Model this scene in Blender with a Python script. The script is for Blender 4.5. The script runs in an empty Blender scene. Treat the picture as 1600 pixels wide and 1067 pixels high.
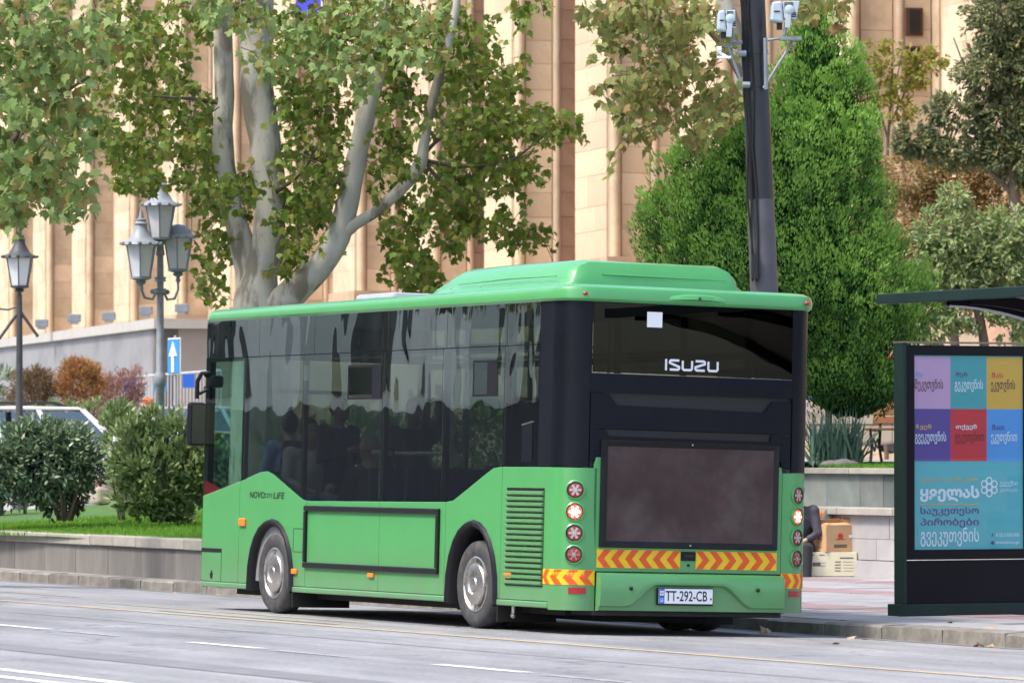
import bpy, bmesh, math, random
from mathutils import Vector, Matrix, Euler
from mathutils.noise import noise as pnoise
R = random.Random(7)
rad = math.radians
PI = math.pi
scene = bpy.context.scene
COL = scene.collection

# ------------------------------------------------------------------ camera
F = 7659.25            # focal length in pixels of a 1600 wide picture
CAMH = 1.5297
PIT = 0.0225
cam = bpy.data.cameras.new('camera')
co = bpy.data.objects.new('camera', cam)
COL.objects.link(co)
co.location = (0, 0, CAMH)
co.rotation_euler = (PI/2 + PIT, 0, 0)
cam.sensor_width = 36
cam.lens = F/1600*36
cam.clip_start = 1
cam.clip_end = 3000
cam.dof.use_dof = True
cam.dof.focus_distance = 43.5
cam.dof.aperture_fstop = 6.3
scene.camera = co

# ------------------------------------------------------------------ light
w = bpy.data.worlds.new('World')
scene.world = w
w.use_nodes = True
nt = w.node_tree
bg = nt.nodes['Background']
sk = nt.nodes.new('ShaderNodeTexSky')
sk.sky_type = 'NISHITA'
sk.sun_disc = False
SUN = Vector((-0.58, -0.30, 1.0)).normalized()
sk.sun_elevation = math.asin(SUN.z)
sk.sun_rotation = math.atan2(SUN.x, SUN.y)
sk.air_density = 1.0
sk.dust_density = 3.0
sk.ozone_density = 0.6
nt.links.new(sk.outputs[0], bg.inputs[0])
bg.inputs[1].default_value = 0.15
sl = bpy.data.lights.new('sun', 'SUN')
sl.energy = 1.5
sl.angle = rad(10)
sl.color = (1.0, 0.93, 0.82)
so = bpy.data.objects.new('sun', sl)
COL.objects.link(so)
so.rotation_euler = SUN.to_track_quat('Z', 'Y').to_euler()
scene.view_settings.view_transform = 'Standard'
scene.view_settings.look = 'None'
scene.view_settings.gamma = 1
scene.view_settings.use_curve_mapping = False
scene.view_settings.exposure = 1.35
try:
    scene.cycles.max_bounces = 10
    scene.cycles.transparent_max_bounces = 24
except Exception:
    pass

# ------------------------------------------------------------------ frames
YAW = 0.45915
TAU = 0.0263
O = Vector((0.4016, 41.0959, 0))
FW = Vector((-math.sin(YAW), math.cos(YAW), 0))
RT = Vector((math.cos(YAW), math.sin(YAW), 0))
def S(u, v, z=0.0):
    return O + FW*u + RT*v + Vector((0, 0, z))
def zroad(v):
    return -v*math.tan(TAU) if v > -10 else 10*math.tan(TAU)
def PX(px, py, Y):
    """point at depth Y seen at that place: used to read real positions off the calibrated camera"""
    a = (px-800)/F
    b = -(py-533.5)/F
    d = Vector((a, math.cos(PIT)-b*math.sin(PIT), math.sin(PIT)+b*math.cos(PIT)))
    d /= d.y
    return Vector((0, 0, CAMH)) + d*Y

# ------------------------------------------------------------------ materials
MATS = {}
def pm(name, col, rough=.5, metal=0, var=.12, vs=6, bump=0, bs=40, coat=0, col2=None, c2s=3, c2t=(.45, .6),
       isl=0, obr=0, spec=.5, stretch=None, emit=None, estr=1, trans=0, jitter_cols=None, dirt=None, streak=0):
    m = bpy.data.materials.new(name)
    MATS[name] = m
    m.use_nodes = True
    n = m.node_tree
    N, L = n.nodes, n.links
    p = N['Principled BSDF']
    p.inputs['Roughness'].default_value = rough
    p.inputs['Metallic'].default_value = metal
    p.inputs['Specular IOR Level'].default_value = (.22 if jitter_cols and spec == .5 and name not in ('laurel_leaf', 'light_shrub_leaf') else spec)
    if coat:
        p.inputs['Coat Weight'].default_value = coat
        p.inputs['Coat Roughness'].default_value = .06
    tc = N.new('ShaderNodeTexCoord')
    src = tc.outputs['Object']
    if stretch:
        mp = N.new('ShaderNodeMapping')
        mp.inputs['Scale'].default_value = stretch
        L.new(src, mp.inputs[0])
        src = mp.outputs[0]
    rgb = N.new('ShaderNodeRGB')
    rgb.outputs[0].default_value = (*col, 1)
    out = rgb.outputs[0]
    if jitter_cols:
        cr = N.new('ShaderNodeValToRGB')
        cr.color_ramp.interpolation = 'LINEAR'
        els = cr.color_ramp.elements
        k = len(jitter_cols)
        els[0].color = (*jitter_cols[0], 1)
        els[1].color = (*jitter_cols[-1], 1)
        for i in range(1, k-1):
            e = els.new(i/(k-1))
            e.color = (*jitter_cols[i], 1)
        g = N.new('ShaderNodeNewGeometry')
        oi = N.new('ShaderNodeObjectInfo')
        ad = N.new('ShaderNodeMath'); ad.operation = 'ADD'
        L.new(g.outputs['Random Per Island'], ad.inputs[0])
        L.new(oi.outputs['Random'], ad.inputs[1])
        fr = N.new('ShaderNodeMath'); fr.operation = 'FRACT'
        L.new(ad.outputs[0], fr.inputs[0])
        L.new(fr.outputs[0], cr.inputs[0])
        out = cr.outputs[0]
    if col2:
        nz = N.new('ShaderNodeTexNoise')
        nz.inputs['Scale'].default_value = c2s
        nz.inputs['Detail'].default_value = 6
        nz.inputs['Roughness'].default_value = .6
        L.new(src, nz.inputs['Vector'])
        mr = N.new('ShaderNodeMapRange')
        mr.inputs[1].default_value, mr.inputs[2].default_value = c2t
        L.new(nz.outputs[0], mr.inputs[0])
        mx = N.new('ShaderNodeMix'); mx.data_type = 'RGBA'
        L.new(mr.outputs[0], mx.inputs[0])
        L.new(out, mx.inputs[6])
        mx.inputs[7].default_value = (*col2, 1)
        out = mx.outputs[2]
    if var:
        nz = N.new('ShaderNodeTexNoise')
        nz.inputs['Scale'].default_value = vs
        nz.inputs['Detail'].default_value = 8
        nz.inputs['Roughness'].default_value = .65
        L.new(src, nz.inputs['Vector'])
        mr = N.new('ShaderNodeMapRange')
        mr.inputs[1].default_value, mr.inputs[2].default_value = .3, .7
        mr.inputs[3].default_value, mr.inputs[4].default_value = 1-var, 1+var
        L.new(nz.outputs[0], mr.inputs[0])
        hs = N.new('ShaderNodeHueSaturation')
        L.new(out, hs.inputs['Color'])
        val = mr.outputs[0]
        L.new(val, hs.inputs['Value'])
        out = hs.outputs[0]
    if dirt:
        sx = N.new('ShaderNodeSeparateXYZ'); L.new(tc.outputs['Object'], sx.inputs[0])
        mr = N.new('ShaderNodeMapRange'); mr.inputs[1].default_value, mr.inputs[2].default_value = dirt
        mr.inputs[3].default_value, mr.inputs[4].default_value = .8, 0
        L.new(sx.outputs[2], mr.inputs[0])
        nz = N.new('ShaderNodeTexNoise'); nz.inputs['Scale'].default_value = 3; nz.inputs['Detail'].default_value = 8
        L.new(tc.outputs['Object'], nz.inputs['Vector'])
        mu = N.new('ShaderNodeMath'); mu.operation = 'MULTIPLY'
        L.new(mr.outputs[0], mu.inputs[0]); L.new(nz.outputs[0], mu.inputs[1])
        mx = N.new('ShaderNodeMix'); mx.data_type = 'RGBA'
        L.new(mu.outputs[0], mx.inputs[0]); L.new(out, mx.inputs[6]); mx.inputs[7].default_value = (.16, .155, .12, 1)
        out = mx.outputs[2]
    if streak:
        mp = N.new('ShaderNodeMapping'); mp.vector_type = 'TEXTURE'
        mp.inputs['Rotation'].default_value = (0, 0, 2.03); mp.inputs['Scale'].default_value = (9, .55, 1)
        L.new(tc.outputs['Object'], mp.inputs[0])
        nz = N.new('ShaderNodeTexNoise'); nz.inputs['Scale'].default_value = 1; nz.inputs['Detail'].default_value = 7; nz.inputs['Roughness'].default_value = .6
        L.new(mp.outputs[0], nz.inputs['Vector'])
        mr = N.new('ShaderNodeMapRange'); mr.inputs[1].default_value, mr.inputs[2].default_value = .35, .7
        mr.inputs[3].default_value, mr.inputs[4].default_value = 1.08, .72
        L.new(nz.outputs[0], mr.inputs[0])
        n2 = N.new('ShaderNodeTexNoise'); n2.inputs['Scale'].default_value = 22; n2.inputs['Detail'].default_value = 3
        L.new(tc.outputs['Object'], n2.inputs['Vector'])
        m2 = N.new('ShaderNodeMapRange'); m2.inputs[1].default_value, m2.inputs[2].default_value = .35, .65
        m2.inputs[3].default_value, m2.inputs[4].default_value = .86, 1.12
        L.new(n2.outputs[0], m2.inputs[0])
        vo = N.new('ShaderNodeTexVoronoi'); vo.feature = 'DISTANCE_TO_EDGE'; vo.inputs['Scale'].default_value = .22
        wn = N.new('ShaderNodeTexNoise'); wn.inputs['Scale'].default_value = 1.2; wn.inputs['Detail'].default_value = 5
        L.new(tc.outputs['Object'], wn.inputs['Vector'])
        ws = N.new('ShaderNodeVectorMath'); ws.operation = 'SCALE'; ws.inputs[3].default_value = 1.4; L.new(wn.outputs[1], ws.inputs[0])
        wa = N.new('ShaderNodeVectorMath'); wa.operation = 'ADD'; L.new(tc.outputs['Object'], wa.inputs[0]); L.new(ws.outputs[0], wa.inputs[1])
        L.new(wa.outputs[0], vo.inputs['Vector'])
        m3 = N.new('ShaderNodeMapRange'); m3.inputs[1].default_value, m3.inputs[2].default_value = .0, .009
        m3.inputs[3].default_value, m3.inputs[4].default_value = .6, 1
        L.new(vo.outputs[0], m3.inputs[0])
        a1 = N.new('ShaderNodeMath'); a1.operation = 'MULTIPLY'; L.new(mr.outputs[0], a1.inputs[0]); L.new(m2.outputs[0], a1.inputs[1])
        a2 = N.new('ShaderNodeMath'); a2.operation = 'MULTIPLY'; L.new(a1.outputs[0], a2.inputs[0]); L.new(m3.outputs[0], a2.inputs[1])
        hs = N.new('ShaderNodeHueSaturation'); L.new(out, hs.inputs['Color']); L.new(a2.outputs[0], hs.inputs['Value'])
        out = hs.outputs[0]
    for amt, kind in ((isl, 'isl'), (obr, 'obr')):
        if amt:
            g = N.new('ShaderNodeNewGeometry' if kind == 'isl' else 'ShaderNodeObjectInfo')
            o_ = g.outputs['Random Per Island' if kind == 'isl' else 'Random']
            mr = N.new('ShaderNodeMapRange')
            mr.inputs[3].default_value, mr.inputs[4].default_value = 1-amt, 1+amt
            L.new(o_, mr.inputs[0])
            hs = N.new('ShaderNodeHueSaturation')
            L.new(out, hs.inputs['Color'])
            L.new(mr.outputs[0], hs.inputs['Value'])
            out = hs.outputs[0]
    L.new(out, p.inputs['Base Color'])
    if emit:
        p.inputs['Emission Color'].default_value = (*emit, 1)
        p.inputs['Emission Strength'].default_value = estr
    if bump:
        nz = N.new('ShaderNodeTexNoise')
        nz.inputs['Scale'].default_value = bs
        nz.inputs['Detail'].default_value = 6
        L.new(src, nz.inputs['Vector'])
        b = N.new('ShaderNodeBump')
        b.inputs['Distance'].default_value = bump
        b.inputs['Strength'].default_value = 1
        L.new(nz.outputs[0], b.inputs['Height'])
        L.new(b.outputs[0], p.inputs['Normal'])
    if trans:
        tr = N.new('ShaderNodeBsdfTranslucent')
        L.new(out, tr.inputs[0])
        ms = N.new('ShaderNodeMixShader')
        ms.inputs[0].default_value = trans
        L.new(p.outputs[0], ms.inputs[1])
        L.new(tr.outputs[0], ms.inputs[2])
        L.new(ms.outputs[0], N['Material Output'].inputs[0])
    return m

def glass_mat(name, tint, base=.18, wave=0, rough=0.0, gain=1.6):
    """thin tinted pane: mirror part over a tinted see-through part; wave warps the pane as cheap bus glazing does"""
    m = bpy.data.materials.new(name)
    m.use_nodes = True
    N, L = m.node_tree.nodes, m.node_tree.links
    N.remove(N['Principled BSDF'])
    t = N.new('ShaderNodeBsdfTransparent'); t.inputs[0].default_value = (*tint, 1)
    g = N.new('ShaderNodeBsdfGlossy'); g.inputs['Roughness'].default_value = rough
    g.inputs[0].default_value = (.93, .97, .93, 1)
    ge = N.new('ShaderNodeNewGeometry')
    dt = N.new('ShaderNodeVectorMath'); dt.operation = 'DOT_PRODUCT'
    L.new(ge.outputs['Incoming'], dt.inputs[0]); L.new(ge.outputs['Normal'], dt.inputs[1])
    ab = N.new('ShaderNodeMath'); ab.operation = 'ABSOLUTE'; L.new(dt.outputs['Value'], ab.inputs[0])
    iv = N.new('ShaderNodeMath'); iv.operation = 'SUBTRACT'; iv.inputs[0].default_value = 1; L.new(ab.outputs[0], iv.inputs[1])
    pw = N.new('ShaderNodeMath'); pw.operation = 'POWER'; pw.inputs[1].default_value = 5; L.new(iv.outputs[0], pw.inputs[0])
    fr = N.new('ShaderNodeMath'); fr.operation = 'MULTIPLY_ADD'; fr.inputs[1].default_value = .96; fr.inputs[2].default_value = .04; L.new(pw.outputs[0], fr.inputs[0])
    mu = N.new('ShaderNodeMath'); mu.operation = 'MULTIPLY_ADD'; mu.use_clamp = True
    mu.inputs[1].default_value = gain
    mu.inputs[2].default_value = base
    L.new(fr.outputs[0], mu.inputs[0])
    ms = N.new('ShaderNodeMixShader')
    L.new(mu.outputs[0], ms.inputs[0]); L.new(t.outputs[0], ms.inputs[1]); L.new(g.outputs[0], ms.inputs[2])
    L.new(ms.outputs[0], N['Material Output'].inputs[0])
    if wave:
        tc = N.new('ShaderNodeTexCoord')
        mp = N.new('ShaderNodeMapping'); mp.inputs['Scale'].default_value = (1.9, 1, .8)
        L.new(tc.outputs['Object'], mp.inputs[0])
        nz = N.new('ShaderNodeTexNoise'); nz.inputs['Scale'].default_value = 1.35
        nz.inputs['Detail'].default_value = 1.3; nz.inputs['Roughness'].default_value = .35
        nz.inputs['Distortion'].default_value = .5
        L.new(mp.outputs[0], nz.inputs['Vector'])
        b = N.new('ShaderNodeBump'); b.inputs['Distance'].default_value = wave
        L.new(nz.outputs[0], b.inputs['Height'])
        L.new(b.outputs[0], g.inputs['Normal'])
    return m

green = pm('bus_green', (.075, .325, .102), .3, 0, .05, 2.5, coat=.4, bump=.0006, bs=3, dirt=(.2, .75))
blackp = pm('black_gloss_paint', (.007, .008, .013), .36, 0, .2, 3, spec=.15)
blackm = pm('matt_black_plastic', (.010, .010, .013), .45, 0, .25, 8, spec=.25)
rubber = pm('tyre_rubber', (.045, .045, .048), .75, 0, .25, 12, col2=(.10, .095, .09), c2s=9, c2t=(.5, .75))
steel = pm('wheel_cover_steel', (.50, .48, .46), .3, .9, .25, 9, col2=(.2, .16, .14), c2s=8, c2t=(.55, .8))
chrome = pm('chrome', (.8, .8, .8), .15, 1, 0)
dirtyblack = pm('grimy_underbody', (.02, .02, .02), .8, 0, .3, 6)
bus_glass = glass_mat('bus_side_glass', (.58, .62, .61), .26, .0034, gain=1.6)
flat_glass = glass_mat('flat_dark_glass', (.45, .48, .48), .20, 0, gain=1.6)
clear_glass = glass_mat('cab_glass', (.72, .86, .82), .02, 0, gain=1.0)
rear_glass = glass_mat('rear_window_glass', (.10, .105, .105), .01, .003, gain=.8)
car_glass = glass_mat('car_window_glass', (.25, .3, .32), .12, 0)
amber = pm('amber_lens', (.85, .22, .02), .25, 0, .1, 20)
redlens = pm('red_lens', (.35, .012, .015), .2, 0, .1, 20, coat=.5)
redlit = pm('red_lens_lit', (.6, .02, .02), .25, 0, 0, emit=(1, .06, .03), estr=1.5)
ledlit = pm('lit_led', (1, .7, .6), .3, 0, 0, emit=(1, .55, .38), estr=1.6)
ledoff = pm('clear_led_optic', (.46, .40, .40), .15, .3, .2, 60)
leddark = pm('reverse_lamp_optic', (.3, .31, .3), .2, .4, .3, 60)
yellowr = pm('yellow_reflective', (.80, .50, .01), .4, 0, .08, 14)
oranger = pm('orange_red_reflective', (.74, .09, .01), .4, 0, .08, 14)
white = pm('white_paint', (.78, .78, .78), .45, 0, .06, 5)
plate_white = pm('number_plate_white', (.80, .82, .86), .35, 0, .06, 20)
ink = pm('black_ink', (.01, .01, .012), .5, 0, 0)
plate_blue = pm('plate_blue', (.02, .12, .55), .4, 0, 0)
silverl = pm('silver_lettering', (.72, .72, .78), .35, .2, 0)
adpanel = pm('worn_brown_panel', (.058, .036, .035), .6, 0, .3, 2.2, spec=.2, col2=(.095, .080, .076), c2s=2.0, c2t=(.45, .85), bump=.001, bs=30)
seatcloth = pm('seat_fabric', (.06, .07, .12), .9, 0, .3, 30)
interior = pm('bus_interior_grey', (.22, .22, .23), .7, 0, .15, 4)
rail = pm('grey_handrail', (.55, .57, .6), .4, .1, .05)
asphalt = pm('asphalt', (.275, .277, .287), .85, 0, .16, 1.1, bump=.004, bs=140, col2=(.20, .203, .217), c2s=.5, c2t=(.42, .7), stretch=(1, .3, 1), streak=1)
asphalt2 = pm('asphalt_patch', (.185, .187, .197), .88, 0, .2, 3, bump=.004, bs=140)
kerbm = pm('kerb_granite', (.23, .215, .19), .85, 0, .28, 5, bump=.006, bs=18, col2=(.13, .12, .10), c2s=3.5, c2t=(.5, .72), obr=.12)
pavem = pm('paving_grey', (.29, .29, .305), .8, 0, .14, 4, bump=.002, bs=30, obr=.10)
pavepink = pm('paving_pink', (.27, .19, .195), .8, 0, .14, 4, bump=.002, bs=30, obr=.10)
wallstone = pm('planter_stone', (.185, .175, .165), .85, 0, .2, 3, bump=.003, bs=25, col2=(.13, .12, .11), c2s=2.2, c2t=(.5, .72), obr=.10, stretch=(1, 1, .3))
capstone = pm('cap_stone', (.33, .31, .275), .85, 0, .16, 4, bump=.003, bs=30, obr=.09)
palestone = pm('pale_granite_slab', (.37, .36, .37), .7, 0, .1, 3, bump=.001, bs=30, obr=.07, col2=(.29, .28, .275), c2s=2, c2t=(.5, .75))
slate = pm('green_slate', (.16, .18, .175), .7, 0, .2, 3, bump=.002, bs=20, jitter_cols=[(.10, .12, .12), (.15, .18, .175), (.24, .26, .24), (.27, .265, .25), (.13, .15, .155)])
grassm = pm('lawn_soil', (.06, .14, .025), .95, 0, .3, 3, bump=.01, bs=60)
bladem = pm('grass_blades', (.13, .30, .035), .8, 0, 0, jitter_cols=[(.09, .24, .03), (.14, .33, .035), (.20, .40, .05), (.17, .30, .05)], trans=.35)
ground2 = pm('pale_forecourt', (.32, .31, .305), .9, 0, .12, .6)
linew = pm('worn_white_line', (.72, .73, .74), .7, 0, .12, 20, col2=(.36, .365, .375), c2s=26, c2t=(.52, .66))
linewf = pm('faded_white_line', (.5, .505, .52), .8, 0, .12, 20, col2=(.25, .255, .27), c2s=22, c2t=(.42, .58))
liney = pm('worn_yellow_line', (.52, .40, .21), .75, 0, .12, 20, col2=(.34, .30, .24), c2s=18, c2t=(.48, .66))
lineyf = pm('faded_yellow_line', (.42, .35, .22), .75, 0, .12, 20, col2=(.25, .245, .24), c2s=14, c2t=(.42, .6))
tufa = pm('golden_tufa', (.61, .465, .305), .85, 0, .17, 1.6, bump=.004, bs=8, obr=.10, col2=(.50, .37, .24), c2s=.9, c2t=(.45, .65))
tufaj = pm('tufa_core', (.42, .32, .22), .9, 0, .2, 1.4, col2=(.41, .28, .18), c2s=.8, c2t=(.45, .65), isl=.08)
tufa_shade = pm('tufa_recess_shade', (.26, .155, .10), .9, 0, .25, 1.2, col2=(.25, .15, .10), c2s=.7, c2t=(.45, .65), isl=.12)  # same stone, with the shade of the deep recesses put into its colour
winbrown = pm('dark_brown_window_wood', (.10, .045, .025), .5, 0, .2, 4)
windark = pm('dark_window_glass', (.03, .028, .03), .15, 0, .2, 3)
greywall = pm('grey_retaining_wall', (.235, .24, .25), .9, 0, .1, .7, col2=(.19, .19, .195), c2s=.5, c2t=(.5, .65), bump=.004, bs=6)
greywall2 = pm('taupe_retaining_wall', (.29, .26, .235), .9, 0, .1, .8, bump=.004, bs=6)
copingm = pm('wall_coping', (.40, .385, .35), .85, 0, .08, 2)
bark = pm('plane_bark', (.38, .37, .315), .85, 0, .16, 5, bump=.012, bs=9, col2=(.18, .165, .125), c2s=3.4, c2t=(.50, .58), stretch=(1, 1, .3))
barkd = pm('dark_twig_bark', (.09, .075, .055), .9, 0, .2, 8)
trunkd = pm('brown_trunk_bark', (.13, .10, .075), .9, 0, .25, 8, bump=.01, bs=18)
leafg = pm('plane_leaf_green', (0, 0, 0), .5, 0, 0, jitter_cols=[(0.077, 0.126, 0.019), (0.130, 0.200, 0.027), (0.172, 0.252, 0.045), (0.104, 0.163, 0.023), (0.242, 0.222, 0.041), (0.147, 0.222, 0.037), (0.292, 0.296, 0.091)], trans=.4)
leafl = pm('plane_leaf_light', (0, 0, 0), .5, 0, 0, jitter_cols=[(0.150, 0.237, 0.062), (0.232, 0.340, 0.105), (0.315, 0.413, 0.162), (0.216, 0.295, 0.074), (0.299, 0.221, 0.074), (0.249, 0.367, 0.124), (0.184, 0.265, 0.062)], trans=.4)
leafb = pm('plane_leaf_olive', (0, 0, 0), .5, 0, 0, jitter_cols=[(0.155, 0.186, 0.049), (0.233, 0.248, 0.073), (0.296, 0.327, 0.122), (0.202, 0.202, 0.055), (0.296, 0.186, 0.073), (0.171, 0.233, 0.061), (0.248, 0.265, 0.086)], trans=.4)
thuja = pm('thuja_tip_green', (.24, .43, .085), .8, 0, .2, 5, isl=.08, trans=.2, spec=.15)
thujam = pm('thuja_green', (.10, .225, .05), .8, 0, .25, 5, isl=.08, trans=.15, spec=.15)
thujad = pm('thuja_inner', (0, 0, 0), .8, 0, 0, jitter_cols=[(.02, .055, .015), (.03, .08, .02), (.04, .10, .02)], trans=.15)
laurel = pm('laurel_leaf', (0, 0, 0), .36, 0, 0, jitter_cols=[(0.091, 0.151, 0.090), (0.131, 0.213, 0.117), (0.183, 0.274, 0.143), (0.131, 0.195, 0.104), (0.237, 0.283, 0.182)], trans=.15)
laurell = pm('light_shrub_leaf', (0, 0, 0), .4, 0, 0, jitter_cols=[(0.110, 0.187, 0.059), (0.187, 0.281, 0.098), (0.266, 0.347, 0.156), (0.156, 0.240, 0.078), (0.250, 0.267, 0.116)], trans=.25)
rust = pm('rust_foliage', (0, 0, 0), .7, 0, 0, jitter_cols=[(0.360, 0.132, 0.048), (0.420, 0.204, 0.072), (0.264, 0.192, 0.072), (0.480, 0.240, 0.108)], trans=.3)
plumf = pm('plum_foliage', (0, 0, 0), .7, 0, 0, jitter_cols=[(0.260, 0.117, 0.104), (0.364, 0.182, 0.156), (0.221, 0.143, 0.078), (0.416, 0.234, 0.195)], trans=.3)
brownf = pm('dull_brown_foliage', (0, 0, 0), .7, 0, 0, jitter_cols=[(0.180, 0.108, 0.060), (0.240, 0.144, 0.084), (0.144, 0.132, 0.060), (0.288, 0.192, 0.120)], trans=.3)
autumn = pm('autumn_leaf', (0, 0, 0), .6, 0, 0, jitter_cols=[(0.301, 0.189, 0.076), (0.409, 0.253, 0.091), (0.236, 0.216, 0.107), (0.430, 0.329, 0.152), (0.194, 0.152, 0.076)], trans=.35)
darkleaf = pm('dark_tree_leaf', (0, 0, 0), .45, 0, 0, jitter_cols=[(0.080, 0.126, 0.058), (0.135, 0.179, 0.083), (0.203, 0.210, 0.099), (0.112, 0.157, 0.066), (0.315, 0.252, 0.099)], trans=.2)
paleleaf = pm('pale_vine_leaf', (0, 0, 0), .5, 0, 0, jitter_cols=[(.20, .30, .10), (.28, .37, .16), (.38, .44, .26), (.24, .34, .10), (.36, .38, .16)], trans=.35)
yelleaf = pm('yellow_sapling_leaf', (0, 0, 0), .5, 0, 0, jitter_cols=[(.30, .32, .06), (.22, .27, .07), (.42, .34, .06), (.26, .24, .08)], trans=.4)
yuccam = pm('yucca_blade', (0, 0, 0), .45, 0, 0, jitter_cols=[(.09, .17, .12), (.13, .23, .15), (.20, .30, .22), (.07, .14, .09)], trans=.15)
polem = pm('black_steel_pole', (.020, .020, .026), .38, .1, .2, 5)
poleg = pm('grey_steel_pole', (.085, .08, .092), .5, .1, .15, 5)
lampiron = pm('lamp_iron_grey', (.25, .28, .32), .55, .1, .15, 12)
lampdark = pm('lamp_iron_dark', (.055, .06, .065), .55, .1, .15, 12)
lampglass = pm('lamp_milk_glass', (.66, .68, .72), .3, 0, .08, 5)
camgrey = pm('camera_housing_grey', (.40, .47, .52), .45, 0, .05)
brkt = pm('galvanised_bracket', (.24, .26, .29), .5, .3, .15)
signblue = pm('sign_blue', (.03, .25, .62), .4, 0, .04)
panelblk = pm('shelter_black', (.006, .006, .009), .4, 0, .2, 2, spec=.15)
panelgrn = pm('shelter_dark_green', (.010, .024, .022), .42, 0, .15, 4, spec=.25)
roofund = pm('shelter_ceiling', (.30, .22, .18), .6, 0, .1)
cardb = pm('brown_cardboard', (.52, .32, .17), .85, 0, .08, 8)
cardc = pm('cream_cardboard', (.64, .58, .42), .85, 0, .06, 8)
prn = pm('box_print_dark', (.12, .10, .08), .8, 0, .3, 60)
prr = pm('box_print_red', (.55, .04, .03), .8, 0, .2, 60)
woodb = pm('bench_wood', (.22, .08, .018), .55, 0, .2, 10, stretch=(1, 8, 8))
woodl = pm('pale_bench_wood', (.50, .33, .15), .6, 0, .2, 10)
iron = pm('cast_iron', (.015, .015, .015), .5, .2, .2)
beige = pm('beige_car_paint', (.46, .39, .31), .3, .2, .04, 2, coat=.5)
redcar = pm('red_car_paint', (.50, .015, .02), .25, 0, .04, 2, coat=.5)
silvcar = pm('silver_car_paint', (.45, .47, .5), .3, .4, .04, 2, coat=.5)
skin = pm('skin', (.52, .30, .21), .55, 0, .08, 8)
navy = pm('navy_cloth', (.03, .045, .10), .9, 0, .2, 15, bump=.004, bs=20)
puff = pm('charcoal_padded_cloth', (.055, .052, .068), .75, 0, .2, 15, bump=.01, bs=14)
creamc = pm('pale_cloth', (.62, .6, .62), .9, 0, .12, 10, bump=.004, bs=20)
darkc = pm('dark_cloth', (.03, .03, .035), .9, 0, .2, 15)
bluec = pm('blue_cloth', (.12, .22, .45), .9, 0, .2, 15)
hair = pm('dark_hair', (.02, .014, .01), .6, 0, .2, 20)
orangec = pm('orange_cloth', (.62, .18, .05), .8, 0, .1, 10)
terracotta = pm('terracotta', (.5, .2, .12), .8, 0, .1, 10)
drybrown = pm('dry_leaf', (.35, .2, .12), .8, 0, .2, 20, jitter_cols=[(.42, .25, .14), (.5, .34, .22), (.3, .16, .1)])
mesh_metal = pm('galvanised_railing', (.55, .57, .6), .5, .2, .08)

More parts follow.
